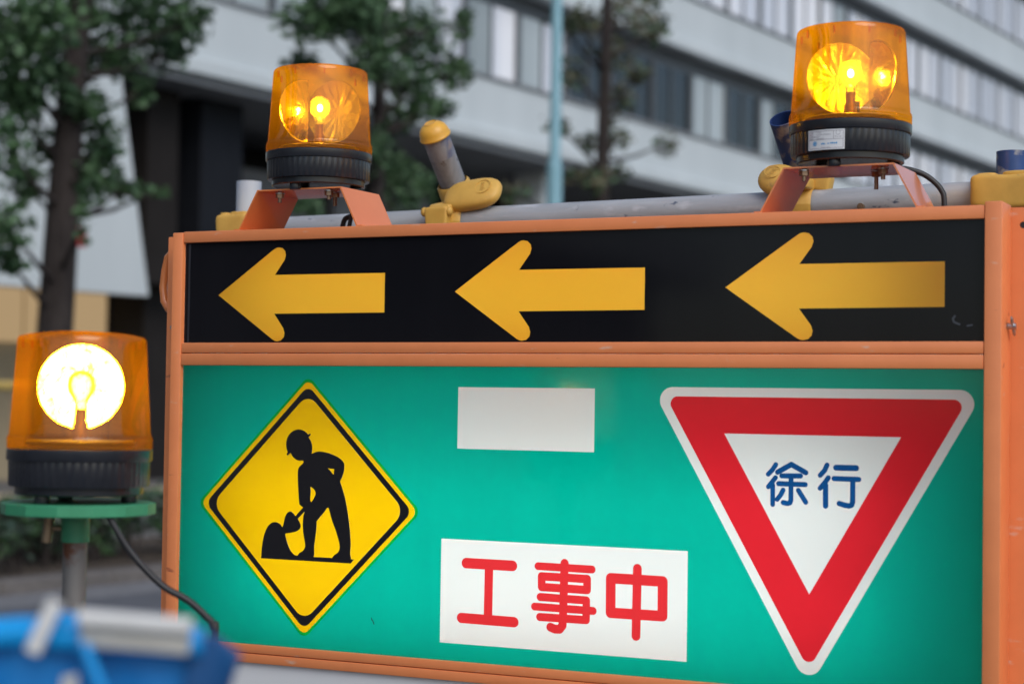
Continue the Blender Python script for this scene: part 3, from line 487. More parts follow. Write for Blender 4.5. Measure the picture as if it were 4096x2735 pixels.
put('blank_sticker', flat([W1], [], fy), 'film_clear', sign)
pl2 = put('notice_plate', flat([W2], [], fy), 'film_clear', sign)
for K in (KO, JI, CHU): put('red_character', flat(strokes([(h * 1.05, q) for h, q in K]), [], fy - .0007), 'film_text_red', pl2)
put('lower_white_panel', flat([rect(XL, XR, .789, 1.1030)], y=.003), 'sticker_white', sign)
# small marks on the faces: scuff on the green, smear on the black strip, film edge at its left end
pbr('scuff_dark', (.02, .05, .045), .6); pbr('smear_grey', (.05, .055, .065), .6); pbr('film_edge', (.020, .023, .030), .35)
put('scuff', flat(strokes([(.0008, [(-.9335, 1.1815), (-.9305, 1.1775), (-.9295, 1.1745)]), (.0005, [(-.934, 1.1835), (-.9335, 1.1800)])]), [], fy - .0006), 'scuff_dark', sign)
put('smear', flat(strokes([(.0014, [(-.0760, 1.6225), (-.0785, 1.6190), (-.0770, 1.6150), (-.0700, 1.6120)]), (.0011, [(-.0600, 1.6100), (-.0540, 1.6110)])]), [], .0016), 'smear_grey', bp)
put('film_fold', flat([[(-1.2770, ZB + .0003), (-1.2735, ZB + .0003), (-1.2728, 1.66), (-1.2735, 1.70), (-1.2728, ZT - .002), (-1.2772, ZT - .002), (-1.2768, 1.68)]], [], .0016), 'film_edge', bp)
# ---- carrying handle, screw and wing bolt
bm = BM(); tube(bm, [(-1.325, .055, 1.742), (-1.346, .058, 1.741), (-1.360, .060, 1.730), (-1.3655, .060, 1.708), (-1.3685, .060, 1.682), (-1.366, .060, 1.660), (-1.356, .058, 1.647), (-1.325, .055, 1.640)], .0068, 12); put('handle', bm, 'orange_gloss', sign, 60)
bm = BM(); tube(bm, [(-1.3215, .031, 1.6155), (-1.3215, .022, 1.6155)], .0042, 6); tube(bm, [(-1.3215, .022, 1.6155), (-1.3215, .0195, 1.6155)], .0022, 10); put('screw', bm, 'zinc', sign)
bm = BM(); tube(bm, [(-.0148, .030, 1.6105), (-.004, .030, 1.6105)], .0042, 12)
for sg in (-1, 1): ellipsoid(bm, (-.008, .030 + .006 * sg, 1.6105 - .006 * sg), (.0022, .009, .0045), Matrix.Rotation(R(-38), 4, 'X'), 12, 8)
put('wing_bolt', bm, 'zinc', sign, 60)

# ---- neighbouring cabinet
nb = thing('sign_cabinet', 'plain orange cabinet edge standing right of the green sign', 'cabinet', (.55, .12, 0))
put('front_sheet', flat([rect(-.0184, 1.2, .76, 1.7655)], [circle(-.0008, 1.7425, .0045, 16)], .0556), 'orange_paint', nb)
bm = BM(); box(bm, -.0182, 1.2, .058, .16, .76, 1.7652, .0012); put('cabinet_body', bm, 'orange_paint', nb, 40)
bm = BM(); box(bm, -.008, .006, .0562, .0575, 1.736, 1.749); put('hole_backing', bm, 'print_black', nb)  # black slab standing in for the shade inside the hole
for x in (.03, 1.1):
    bm = BM(); box(bm, x - .02, x + .02, .09, .13, 0, .76, .002); put('leg', bm, 'zinc', nb)

# ================================================================== BEACON BRACKETS
def bracket(xt0, xt1, xb0, xb1, zt, label, bolts):
    b = thing('beacon_bracket', label, 'bracket', ((xt0 + xt1) / 2, .065, 1.7640), group='bent steel beacon brackets')
    z0 = 1.7642; t = .0022; prof = [(xb0 - .010, z0), (xb0, z0), (xt0, zt), (xt1, zt), (xb1, z0), (xb1 + .010, z0)]
    n = len(prof); bm = BM(); P2 = [Vector(q) for q in prof]; inn = []
    for i, p in enumerate(P2):
        d = []
        if i > 0: e = (P2[i] - P2[i - 1]).normalized(); d.append(Vector((-e.y, e.x)))
        if i < n - 1: e = (P2[i + 1] - P2[i]).normalized(); d.append(Vector((-e.y, e.x)))
        nn = sum(d, Vector((0, 0))).normalized(); inn.append(p + nn * t / max(.5, nn.dot(d[0])))
    rows = []
    for y in (.008, .122): rows.append(([bm.verts.new((p.x, y, p.y)) for p in P2], [bm.verts.new((p.x, y, p.y)) for p in inn]))
    (a, ai), (c, ci) = rows
    for i in range(n - 1):
        bm.faces.new((a[i], a[i + 1], c[i + 1], c[i])); bm.faces.new((ai[i + 1], ai[i], ci[i], ci[i + 1]))
        bm.faces.new((a[i + 1], a[i], ai[i], ai[i + 1])); bm.faces.new((c[i], c[i + 1], ci[i + 1], ci[i]))
    bm.faces.new((a[0], c[0], ci[0], ai[0])); bm.faces.new((c[-1], a[-1], ai[-1], ci[-1]))
    put('bent_plate', bm, 'orange_gloss', b, 25)
    for (bx, by, l) in bolts:
        bm = BM(); tube(bm, [(bx, by, zt - .0002), (bx, by, zt - l)], .0030, 12); o = put('bolt', bm, 'brown_metal', b, 40)
        bm = BM(); tube(bm, [(bx, by, zt - .0012), (bx, by, zt - .0026)], .0078, 18); put('washer', bm, 'zinc', o, 40)
        bm = BM(); tube(bm, [(bx, by, zt - .0028), (bx, by, zt - .0090)], .0066, 6); put('nut', bm, 'brown_metal', o)
    return b
Z1, Z2 = 1.8236, 1.8224
bracket(-1.154, -1.006, -1.187, -.976, Z1, 'orange bent bracket under the beacon nearer the sign left end', [(-1.128, .030, .016), (-1.034, .022, .015), (-1.040, .050, .022)])
bracket(-.308, -.160, -.340, -.1285, Z2, 'orange bent bracket under the beacon with the white label', [(-.284, .020, .016), (-.196, .060, .026), (-.180, .035, .016)])

# ================================================================== ROTATING BEACONS
BZ = .133          # height of the lamp above the mounting plate
_fl = random.Random(9); FLUTE = [_fl.uniform(-1, 1) for _ in range(84)]
def dish_bm(bowl=True, wave=1.0):
    bm = BM(); fl, rr = .05, .048; sag = rr * rr / (4 * fl)
    if bowl: prof = [(rr * k / 14, -fl + (rr * k / 14) ** 2 / (4 * fl)) for k in range(15)]
    else: prof = [(rr * k / 14, -fl + sag + .0065 * (1 - (k / 14) ** 2)) for k in range(15)]
    back = [(r_ + .0006, x - .0016) for r_, x in reversed(prof)]; back[-1] = (0, back[-1][1]); rim = [(rr + .0012, prof[-1][1] + .0006), (rr + .0016, prof[-1][1] - .0008)]
    lathe(bm, prof + rim + back, 84, (lambda k, r, z: FLUTE[k] * .0008 * wave * min(1, r / .03) if r < .047 else 0), m=Matrix.Translation((0, 0, BZ)) @ Matrix.Rotation(R(90), 4, 'Y'))
    for v in bm.verts:                                   # hammered, slightly wavy metal
        rho = math.hypot(v.co.y, v.co.z - BZ)
        if .008 < rho < .046: a_ = math.atan2(v.co.z - BZ, v.co.y); v.co.x += .0006 * wave * mnoise.noise(Vector((math.cos(a_) * 3.2, math.sin(a_) * 3.2, rho * 60))) * min(1, rho / .02)
    return bm
def make_beacon():
    b = thing('rotating_beacon', 'x', 'beacon')
    seg = 216
    def ribs(k, r, z): return (.0004 if (k % 4) < 2 else -.0003) if .0195 < z < .0465 and r > .07 else 0
    bm = BM(); lathe(bm, [(0, .010), (.066, .010), (.070, .0085), (.0722, .010), (.0725, .0175), (.0785, .0182), (.0793, .0198), (.0797, .046), (.0797, .0475), (.0818, .0478), (.0824, .049), (.0824, .0600), (.0816, .0610), (0, .0610)], seg, ribs); base = put('base', bm, 'base_black', b, 35)
    for a in (25, 145, 265):
        bm = BM(); lathe(bm, [(0, 0), (.0085, 0), (.0095, .003), (.0085, .0105), (0, .0105)], 18, m=Matrix.Translation((.058 * math.cos(R(a)), .058 * math.sin(R(a)), 0))); put('rubber_foot', bm, 'base_black', b, 50)
    # amber cover with grooved collar
    prof = [(.0800, .0612), (.0819, .0618), (.0822, .064), (.0814, .0652), (.0822, .0664), (.0822, .0676), (.0814, .0688), (.0822, .0700), (.0822, .0724), (.0815, .0752), (.0800, .0768), (.0796, .080)]
    prof += [(.0796 - .0066 * k / 10, .080 + .103 * k / 10) for k in range(1, 11)]
    prof += [(.0726, .1866), (.0712, .1890), (.0690, .1902), (.060, .1922), (.045, .1942), (.030, .1955), (.015, .1962), (0, .1964)]
    bm = BM(); lathe(bm, prof, 96); dome = put('amber_cover', bm, 'amber_dome', b, 30)
    bm = BM()
    for k in range(9): box(bm, -.0009, .0009, .0655, .0685, .176, .186, 0, 1, Matrix.Rotation(2 * math.pi * k / 9 + .3, 4, 'Z'))
    put('cover_rib', bm, 'film_amber', dome)
    bm = BM(); lathe(bm, [(0, .0645), (.050, .0645), (.060, .066), (.062, .069), (.060, .0705), (.052, .0700), (.018, .0712), (0, .0712)], 64); put('turntable', bm, 'zinc', b, 40)
    bm = BM(); tube(bm, [(0, 0, .0713), (0, 0, .090), (0, 0, .093), (0, 0, .107)], [.0095, .0085, .0065, .0072], 20); put('lamp_socket', bm, 'brown_metal', b, 40)
    bm = BM(); lathe(bm, [(.0064, .1065), (.0068, .113), (.0095, .119), (.0145, .126), (.0160, .134), (.0145, .143), (.009, .1492), (.004, .151), (0, .1513)], 32); bulb = put('lamp_bulb', bm, 'bulb_glass', b, 180)
    bm = BM(); ellipsoid(bm, (0, 0, BZ), (.0046, .0046, .0060), None, 16, 10); put('filament', bm, 'filament', bulb, 180)
    put('reflector', dish_bm(), 'mirror', b, 50)
    return b
def second_dish(sign_):
    ang = R(73) * sign_; bm = dish_bm(False)
    n_ = Vector((math.cos(R(53.5) * sign_), math.sin(R(53.5) * sign_), 0))       # trimmed where the first bowl sits
    bmesh.ops.delete(bm, geom=[f for f in bm.faces if f.calc_center_median().dot(n_) > -.017], context='FACES')
    return bm, ang
beacon = make_beacon()
def arm_for(b, facing, sign_):
    to = CAM - b.location; th = math.atan2(to.y, to.x) + R(facing)
    for ch in b.children:
        if ch.name.split('.')[0] == 'reflector': ch.rotation_euler = (0, 0, th)
    if not sign_:                                        # the shining one faces the viewer with a smoother bowl
        for ch in b.children:
            if ch.name.split('.')[0] == 'reflector':
                o = put('reflector', dish_bm(True, .30), 'mirror', None, 50); ch.data = o.data; bpy.data.objects.remove(o)
        return
    bm, ang = second_dish(sign_)
    o = put('reflector', bm, 'mirror', b, 50, local=True); o.rotation_euler = (0, 0, th + ang)
    bm = BM(); box(bm, -.0035, .0035, -.006, .006, .0713, .098, .001); p = put('reflector_post', bm, 'base_black', b, 40, local=True); p.location = (-.022 * math.cos(th + ang / 2), -.022 * math.sin(th + ang / 2), 0); p.rotation_euler = (0, 0, th)
b2 = copy_tree(beacon); b3 = copy_tree(beacon)
GRP = 'amber rotating warning beacons'
beacon.location = (-1.080, .065, Z1 + .0006); tag(beacon, 'amber rotating beacon without label on bracket at sign left end', 'beacon', GRP); arm_for(beacon, -34, 1)
b2.location = (-.234, .065, Z2 + .0006); tag(b2, 'amber rotating beacon with white label on its black base', 'beacon', GRP); arm_for(b2, 20, -1)
B3 = Vector((-.9255, -.681, 1.3815)); b3.location = B3; tag(b3, 'brightly shining amber beacon on green round plate left of the sign', 'beacon', GRP); arm_for(b3, .6, 0)

# ---- rating label on the right beacon: curved sticker with print
to = CAM - b2.location; LA = math.atan2(to.y, to.x) - R(23.5)
def patch(bm, u0, u1, v0, v1, r, n=8):
    """curved rectangle on the base; u along the rim (m), v height (m)"""
    a = [[bm.verts.new((r * math.cos(LA + u / .0806), r * math.sin(LA + u / .0806), v)) for v in (v0, v1)] for u in (u0 + (u1 - u0) * k / n for k in range(n + 1))]
    for p, q in zip(a, a[1:]): bm.faces.new((p[0], q[0], q[1], p[1]))
U, V0, V1 = .0262, .0195, .0462
bm = BM(); patch(bm, -U, U, V0, V1, .0812, 16); st = put('rating_label', bm, 'sticker_white', b2, 60, local=True)
bm = BM(); r_ = .0814; w = .00028; vm = .0332
for v in (V0 + .002, V1 - .002, vm): patch(bm, -U + .002, U - .002, v - w, v + w, r_)
for u in (-U + .002, U - .002): patch(bm, u - w, u + w, V0 + .002, V1 - .002, r_, 1)
patch(bm, .0115 - w, .0115 + w, vm, V1 - .002, r_, 1)
def wrap_text(s, size, u, v, left=False):
    t = text_bm(s, size, Matrix())
    xs = [q.co.x for q in t.verts]; off = (u - min(xs)) if left else u
    for q in t.verts: a = LA + (q.co.x + off) / .0806; vz = v + q.co.y; q.co = Vector((r_ * math.cos(a), r_ * math.sin(a), vz))
    return t
def join(bm, t):
    me = bpy.data.meshes.new('j'); t.to_mesh(me); t.free(); bm.from_mesh(me); bpy.data.meshes.remove(me)
for i, (a, c) in enumerate((('型番', 'V-16C'), ('電圧', 'AC100V (50/60Hz)'), ('消費電力', '22W'), ('電球', '100V/40W'))):
    v = V1 - .0040 - i * .0027; join(bm, wrap_text(a, .0026, -U + .0034, v, True)); join(bm, wrap_text(c, .0026, -U + .0135, v, True))
for k in range(16):
    a0, a1 = 2 * math.pi * k / 16, 2 * math.pi * (k + 1) / 16
    q = [(.0175 + rr * math.cos(a), .0415 + rr * math.sin(a)) for rr, a in ((.0031, a0), (.0031, a1), (.0027, a1), (.0027, a0))]
    bm.faces.new([bm.verts.new((r_ * math.cos(LA + x / .0806), r_ * math.sin(LA + x / .0806), z)) for x, z in q])
join(bm, wrap_text('防まつ形', .0023, .0175, .0360)); join(bm, wrap_text('MADE IN KOREA', .0016, 0, .0226)); put('label_print', bm, 'sticker_ink', st, local=True)
bm = BM()
for k in range(20):
    a0, a1 = 2 * math.pi * k / 20, 2 * math.pi * (k + 1) / 20
    for (r0, r1) in ((.0031, .0021), (.0014, .0)):
        q = [(-.0152 + rr * math.cos(a), .0281 + rr * math.sin(a)) for rr, a in ((r0, a0), (r0, a1), (r1, a1), (r1, a0))]
        if r1 == 0: q = q[:3]
        bm.faces.new([bm.verts.new((r_ * math.cos(LA + x / .0806), r_ * math.sin(LA + x / .0806), z)) for x, z in q])
for u0, u1, v0, v1 in ((-.0058, .0002, .0262, .0288), (.0022, .0030, .0272, .0280), (.0036, .0058, .0264, .0288), (.0072, .0118, .0266, .0292), (.0122, .0166, .0266, .0292)):
    n = max(2, int((u1 - u0) / .0011))
    for k in range(n): patch(bm, u0 + (u1 - u0) * k / n, u0 + (u1 - u0) * (k + .8) / n, v0 + (k % 2) * .0005, v1 - ((k + 1) % 3) * .0004, r_, 1)
put('label_logo', bm, 'sticker_blue', st, local=True)

# ---- beacon cables
def cable(label, pts, r=.0034):
    P_ = [Vector(p) for p in pts]; out_ = []
    for i in range(len(P_) - 1):
        p0, p1, p2, p3 = P_[max(i - 1, 0)], P_[i], P_[i + 1], P_[min(i + 2, len(P_) - 1)]
        for k in range(8):
            t = k / 8; out_.append(.5 * ((2 * p1) + (p2 - p0) * t + (2 * p0 - 5 * p1 + 4 * p2 - p3) * t * t + (3 * p1 - p0 - 3 * p2 + p3) * t ** 3))
    out_.append(P_[-1]); bm = BM(); tube(bm, out_, r, 10); return tag(put('power_cable', bm, 'cable_black', None, 60), label, 'cable')
cable('black cable looping up under the left bracket beacon', [(-1.050, .108, Z1 + .012), (-1.048, .128, Z1 - .004), (-1.056, .128, 1.800), (-1.062, .128, 1.775), (-1.07, .13, 1.74), (-1.11, .135, 1.72), (-1.12, .15, 1.72)])
cb = cable('short black cable arch behind the left bracket', [(-1.088, .150, 1.70), (-1.087, .150, 1.780), (-1.072, .148, 1.796), (-1.047, .148, 1.796), (-1.026, .148, 1.776), (-1.020, .148, 1.70)], .0042)
cable('thick black cable arching down beside the right bracket', [(-.190, .135, Z2 + .012), (-.168, .140, Z2 + .008), (-.148, .146, 1.8215), (-.130, .150, 1.803), (-.1255, .150, 1.780), (-.125, .150, 1.70)], .0040)

# ================================================================== PIPE BARRICADE BEHIND THE SIGN
PR = .0243
def pz(x): return 1.8000 + (x + 1.30) * .0123
rail = thing('scaffold_pipe', 'long horizontal galvanised scaffold pipe running behind the sign top', 'pipe', (0, .36, 1.80))
bm = BM(); hollow(bm, (-1.443, .36, pz(-1.443)), (1.6, .36, pz(1.6)), PR); put('pipe_wall', bm, 'steel_pipe', rail, 60)
bm = BM(); tube(bm, [(-.2942, .337, 1.8047), (-.2942, .330, 1.8042)], .0052, 12); tube(bm, [(-.2942, .330, 1.8042), (-.2942, .3275, 1.804)], .003, 10); put('rivet', bm, 'brown_metal', rail, 60)
SR = .0226
def stub(label, top, bot, mat, cap=False, extra=None):
    top, bot = Vector(top), Vector(bot); d = (bot - top).normalized(); k = (top.z - 0.0) / -d.z; foot = top + d * k
    o = thing('scaffold_post', label, 'pipe', (foot.x, foot.y, 0))
    seam = top + d * .045 if extra else top
    bm = BM(); hollow(bm, seam, foot, SR); put('pipe_wall', bm, extra or mat, o, 60)
    if extra: bm = BM(); hollow(bm, top, seam, SR + .0003); put('painted_end', bm, mat, o, 60)
    if cap:
        x, y = frame_from(-d); M = Matrix.Translation(top) @ Matrix(((x.x, y.x, -d.x, 0), (x.y, y.y, -d.y, 0), (x.z, y.z, -d.z, 0), (0, 0, 0, 1)))
        bm = BM(); prof = [(.0232, -.009), (.0268, -.0085), (.0272, -.006), (.0260, -.0045), (.0252, .002), (.0222, .009), (.0165, .0145), (.0108, .0170), (.0104, .0182), (.0098, .0181), (.0094, .0172), (0, .0176)]
        lathe(bm, prof, 40, m=M); put('end_cap', bm, 'cap_yellow', o, 35)
    return o
stub('pale whitish upright pipe end left of the left beacon bracket', (-1.4473, .412, 1.8963), (-1.4473, .412, 1.0), 'pipe_pale')
stub('leaning worn pipe with yellow domed end cap', (-1.0339, .350, 1.9560), (-1.0236, .420, 1.8559), 'pipe_blue_worn', True, 'pipe_grey')
stub('leaning blue open pipe end behind the labelled beacon', (-.4246, .360, 1.9480), (-.4164, .420, 1.8751), 'pipe_navy')
stub('upright blue pipe end at the right edge above the yellow cover', (-.0876, .412, 1.8873), (-.0876, .412, 1.0), 'pipe_blue')

def superbox(bm, c, half, e=.32, m=None, taper=(1, 1), wob=.0012, nu=40, nv=22, freq=38):
    """soft moulded block: a rounded box with a little unevenness"""
    def sg(v, p): return math.copysign(abs(v) ** p, v)
    M = Matrix.Translation(c) @ (m or Matrix()); rings = []
    for i in range(nv + 1):
        ph = -math.pi / 2 + math.pi * i / nv; row = []
        for k in range(nu if 0 < i < nv else 1):
            th = 2 * math.pi * k / nu
            q = Vector((half[0] * sg(math.cos(ph), e) * sg(math.cos(th), e), half[1] * sg(math.cos(ph), e) * sg(math.sin(th), e), half[2] * sg(math.sin(ph), e)))
            t = (q.z / half[2] + 1) / 2; q.x *= taper[0] + (1 - taper[0]) * t; q.y *= taper[1] + (1 - taper[1]) * t
            w_ = M @ q; row.append(bm.verts.new(w_ + mnoise.noise_vector(w_ * freq) * wob))
        rings.append(row)
    for a, b in zip(rings, rings[1:]):
        for k in range(nu):
            k2 = (k + 1) % nu
            if len(a) == 1: bm.faces.new((a[0], b[k2], b[k]))
            elif len(b) == 1: bm.faces.new((a[k], a[k2], b[0]))
            else: bm.faces.new((a[k], a[k2], b[k2], b[k]))
def ring_arc(bm, c, axis, r0, r1, h, a0, a1, n=20):
    """thick open collar around a pipe"""
    x, y = frame_from(axis); ax = Vector(axis).normalized(); c = Vector(c); rows = []
    for k in range(n + 1):
        a = a0 + (a1 - a0) * k / n; d = x * math.cos(a) + y * math.sin(a)
        rows.append([bm.verts.new(c + d * r + ax * z) for r, z in ((r0, -h), (r1, -h), (r1 * .98, h * .8), (r0 + (r1 - r0) * .4, h))])
    for p, q in zip(rows, rows[1:]):
        for i in range(4): bm.faces.new((p[i], p[(i + 1) % 4], q[(i + 1) % 4], q[i]))
    bm.faces.new(rows[0]); bm.faces.new(list(reversed(rows[-1])))
def emboss(parent, c, m, r=.0125):
    bm = BM(); lathe(bm, [(r, 0), (r, .0009), (r - .0012, .0009), (r - .0012, 0)], 32, m=Matrix.Translation(c) @ m); put('emboss_ring', bm, 'clamp_yellow', parent, 60)
    t = text_bm('soft', .0125, Matrix.Translation(c) @ m @ Matrix.Translation((0, 0, .0006)) @ Matrix.Rotation(R(-90), 4, 'Z')); put('emboss_text', t, 'clamp_dark', parent)
pbr('clamp_dark', (.50, .28, .05), .55)
# cover with the tongue, on the leaning capped pipe
c1 = thing('clamp_cover', 'yellow soft clamp cover around the capped leaning pipe', 'clamp cover', (-1.005, .345, 1.81), group='yellow soft clamp covers')
bm = BM(); superbox(bm, (-1.0075, .326, 1.7975), (.0225, .016, .0290), .2, None, (.78, .9), .0008); put('front_jaw', bm, 'clamp_yellow', c1, 60)
bm = BM(); superbox(bm, (-1.002, .356, 1.8310), (.0235, .034, .0075), .3, Matrix.Rotation(R(14), 4, 'X') @ Matrix.Rotation(R(-12), 4, 'Z'), (1, 1), .0008); ring_arc(bm, (-.996, .36, pz(-1.0)), (1, 0, 0), PR + .0008, PR + .0068, .024, 0, 2 * math.pi); put('saddle', bm, 'clamp_yellow', c1, 60)
for x in (-1.0318, -.9850):
    bm = BM(); ellipsoid(bm, (x, .318, 1.8185), (.0062, .0065, .0080)); put('knob', bm, 'clamp_yellow', c1, 60)
ax1 = Vector((-1.0339, .350, 1.9560)) - Vector((-1.0236, .420, 1.8559))
bm = BM(); ring_arc(bm, Vector((-1.0236, .420, 1.8559)) + ax1 * .06, ax1, SR + .001, SR + .007, .020, R(-40), R(260)); put('collar', bm, 'clamp_yellow', c1, 60)
tm = Matrix.Rotation(R(-6), 4, 'Y') @ Matrix.Rotation(R(54), 4, 'X'); tc_ = (-.957, .348, 1.8475)
bm = BM(); superbox(bm, tc_, (.052, .031, .0145), .72, tm, (1, 1), .0007, 48, 26)
put('tongue', bm, 'clamp_yellow', c1, 180)
emboss(c1, (Matrix.Translation(tc_) @ tm) @ Vector((.024, .002, .0138)), tm, .0150)
# cover behind the right bracket
c2 = thing('clamp_cover', 'yellow soft clamp cover partly hidden behind the right bracket', 'clamp cover', (-.40, .36, 1.82), group='yellow soft clamp covers')
bm = BM(); ring_arc(bm, (-.398, .36, pz(-.4)), (1, 0, 0), PR + .0008, PR + .0068, .026, 0, 2 * math.pi); superbox(bm, (-.398, .34, 1.842), (.026, .026, .010), .4); put('saddle', bm, 'clamp_yellow', c2, 60)
tm2 = Matrix.Rotation(R(14), 4, 'Y') @ Matrix.Rotation(R(52), 4, 'X')
bm = BM(); ellipsoid(bm, (-.425, .345, 1.8500), (.034, .030, .0175), tm2, 32, 20); put('tongue', bm, 'clamp_yellow', c2, 60)
emboss(c2, (Matrix.Translation((-.425, .345, 1.8500)) @ tm2) @ Vector((-.010, .000, .0172)), tm2 @ Matrix.Rotation(R(150), 4, 'Z'), .0125)
bm = BM(); superbox(bm, (-.368, .365, 1.8470), (.020, .014, .014), .35, Matrix.Rotation(R(12), 4, 'Y')); put('rear_jaw', bm, 'clamp_yellow', c2, 60)
# boxy covers at the two uprights
for cx, zc, w, lab in ((-1.418, 1.803, .034, 'yellow soft clamp cover at the left end of the long pipe'), (-.070, 1.818, .060, 'yellow soft clamp cover at the right edge below the blue pipe end')):
    c3 = thing('clamp_cover', lab, 'clamp cover', (cx, .345, zc), group='yellow soft clamp covers')
    bm = BM(); superbox(bm, (cx, .345, zc), (w, .034, .0245), .25, None, (.97, .94), .0030, 64, 30, 24); superbox(bm, (cx - w * .62, .345, zc + .0245), (w * .24, .024, .0042), .4, None, (1, 1), .0008); superbox(bm, (cx + w * .32, .345, zc + .0250), (w * .56, .026, .0052), .4, None, (1, 1), .0010)
    ring_arc(bm, (cx - w * .90, .36, pz(cx)), (1, 0, 0), PR + .001, PR + .0085, .006, 0, 2 * math.pi); put('cover_body', bm, 'clamp_yellow', c3, 70)

# ================================================================== GREEN STAND OF THE SHINING BEACON
gs = thing('beacon_stand', 'green round plate on a rusty grey pole carrying the shining beacon', 'stand', (B3.x, B3.y, 0))
zp = B3.z - .0004
bm = BM(); lathe(bm, [(0, -.0135), (.0862, -.0135), (.0874, -.0125), (.0874, -.001), (.0864, 0), (0, 0)], 14, m=Matrix.Translation((B3.x, B3.y, zp)) @ Matrix.Rotation(R(11), 4, 'Z')); put('plate', bm, 'green_paint', gs, 20)
bm = BM(); tube(bm, [(B3.x - .004, B3.y, zp - .0138), (B3.x - .004, B3.y, zp - .046)], .0160, 20); put('collar', bm, 'green_paint', gs, 50)
bm = BM(); tube(bm, [(B3.x - .004, B3.y, zp - .0462), (B3.x - .004, B3.y, 0)], .0138, 20); put('pole', bm, 'pole_rust', gs, 50)
tx = B3 + Vector((-.004, 0, -.031)); sd_ = -_r
bm = BM(); tube(bm, [tx + sd_ * .014, tx + sd_ * .030], .0032, 10); tube(bm, [tx + sd_ * .030 + Vector((0, 0, .014)), tx + sd_ * .033 + Vector((0, 0, -.016))], .0062, 10); put('clamp_screw', bm, 'brown_metal', gs, 50)
cable('thin grey cable hanging from the green plate across the sign post', [(-.868, -.705, 1.378), (-.8575, -.7118, 1.3690), (-.8356, -.6994, 1.3293), (-.805, -.6829, 1.2932), (-.7787, -.6693, 1.2765), (-.7612, -.660, 1.2597), (-.7524, -.6551, 1.2451), (-.751, -.654, 1.20), (-.76, -.65, .7), (-.78, -.65, .01)], .0040)

# ================================================================== BLUE SHEET BARRIER IN THE NEAR CORNER
bs = thing('blue_barrier', 'blurred blue sheet wrapped barrier with white lettering in the near left corner', 'barrier', (-.20, -1.555, 0))
p0, p1 = Vector((-.300, -1.609, 1.3700)), Vector((-.142, -1.5305, 1.3655)); ex = (p1 - p0).normalized(); ey = Vector((-ex.y, ex.x, 0)); ez = Vector((0, 0, 1))
def loc(a, b, c): return p0 + ex * a + ey * b + ez * c
LEN = (p1 - p0).length
bm = BM(); g = random.Random(4); pts = [loc(LEN * k / 14, 0, g.uniform(-.0008, .0008)) for k in range(15)]; tube(bm, pts, [.0088 + g.uniform(-.0008, .0014) for _ in pts], 14); put('wrapped_rail', bm, 'tape_blue', bs, 60)
bm = BM(); ellipsoid(bm, loc(.098, 0, .0065), (.014, .010, .0065)); ellipsoid(bm, loc(.136, .0, .002), (.012, .011, .009)); put('tape_knot', bm, 'tape_blue', bs, 60)
bm = BM(); NX, NZ = 22, 14; grid = [[bm.verts.new(loc(-.03 + (LEN + .03) * i / NX, .006 + .0030 * math.sin(i * .9 + j * .35) + .0018 * math.sin(i * 2.1 + j), -.006 - j * 1.36 / NZ * (j / NZ if j < 3 else 1))) for i in range(NX + 1)] for j in range(NZ + 1)]
for j in range(NZ):
    for i in range(NX): bm.faces.new((grid[j][i], grid[j + 1][i], grid[j + 1][i + 1], grid[j][i + 1]))
put('sheet', bm, 'tarp_blue', bs, 180)
bm = BM(); top = [loc(LEN - .003, -.001, .004), loc(LEN + .006, .006, .000), loc(LEN + .0185, .010, -.010)]; mid = [loc(LEN - .008, -.001, -.02), loc(LEN + .004, .004, -.021), loc(LEN + .0145, .012, -.022)]; lo = [loc(LEN - .016, .0, -.05), loc(LEN - .004, .003, -.05), loc(LEN + .006, .012, -.05)]; lo2 = [loc(LEN - .016, .0, -1.36), loc(LEN - .004, .003, -1.36), loc(LEN + .006, .012, -1.36)]
rws = [[bm.verts.new(q) for q in rr] for rr in (top, mid, lo, lo2)]; rwb = [[bm.verts.new(q + ey * .016) for q in rr] for rr in (top, mid, lo, lo2)]
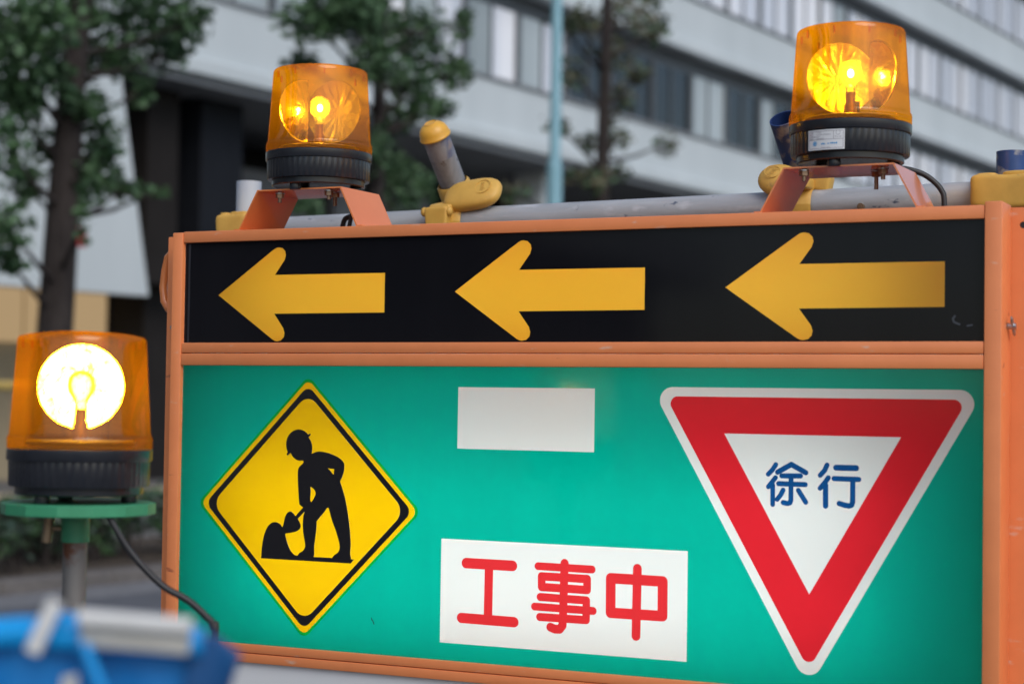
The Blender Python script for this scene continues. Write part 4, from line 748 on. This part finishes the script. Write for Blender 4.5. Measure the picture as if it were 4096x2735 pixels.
for a, b in zip(rws, rws[1:]):
    for i in range(2): bm.faces.new((a[i], b[i], b[i + 1], a[i + 1]))
for a, b in zip(rwb, rwb[1:]):
    for i in range(2): bm.faces.new((a[i + 1], b[i + 1], b[i], a[i]))
for A, B_ in zip(rws, rws[1:]):
    ia = rws.index(A); bm.faces.new((A[2], B_[2], rwb[ia + 1][2], rwb[ia][2]))
bm.faces.new((rws[0][0], rws[0][1], rwb[0][1], rwb[0][0])); bm.faces.new((rws[0][1], rws[0][2], rwb[0][2], rwb[0][1])); put('folded_corner', bm, 'tarp_dark', bs, 50)
bm = BM(); tube(bm, [Vector((-.205, -1.5806, 1.3885)), Vector((-.2139, -1.5888, 1.3605))], .0046, 16); put('white_clip', bm, 'plastic_white', bs, 60)
bm = BM(); Mx = Matrix(((ex.x, ey.x, 0, 0), (ex.y, ey.y, 0, 0), (ex.z, 0, 1, 0), (0, 0, 0, 1)))
Ms = Matrix.Translation((-.1662, -1.5600, 1.3717)) @ Mx @ Matrix.Rotation(R(2.2), 4, 'Y'); bm.free()
bm = BM(); tube(bm, [Ms @ Vector((-.031, -.001, .0055)), Ms @ Vector((.031, -.001, .0055))], .0050, 16); slv = put('white_sleeve', bm, 'plastic_white', bs, 60)
bm = BM(); box(bm, -.0305, .0300, .0000, .0040, -.0105, .0040, .0012, 2, Ms); put('sleeve_shaded_half', bm, 'plastic_white_shaded', slv, 60)  # lower half of the white sleeve, its shade painted in as beige
bm = BM(); tube(bm, [Vector((-.1905, -1.5745, 1.3655)), Vector((-.1779, -1.5690, 1.3350)), Vector((-.172, -1.566, 1.30))], .0032, 10); put('strap', bm, 'tape_blue', bs, 60)
def on_sheet(bm, quad):
    bm.faces.new([bm.verts.new(loc(a, .0008, c)) for a, c in quad])
for quad in ([(.046, -.030), (.058, -.026), (.060, -.075), (.050, -.075)], [(.062, -.035), (.112, -.032), (.112, -.042), (.062, -.045)], [(.098, -.023), (.107, -.021), (.104, -.075), (.095, -.075)]):
    bm = BM(); on_sheet(bm, quad); put('lettering', bm, 'plastic_white', bs)
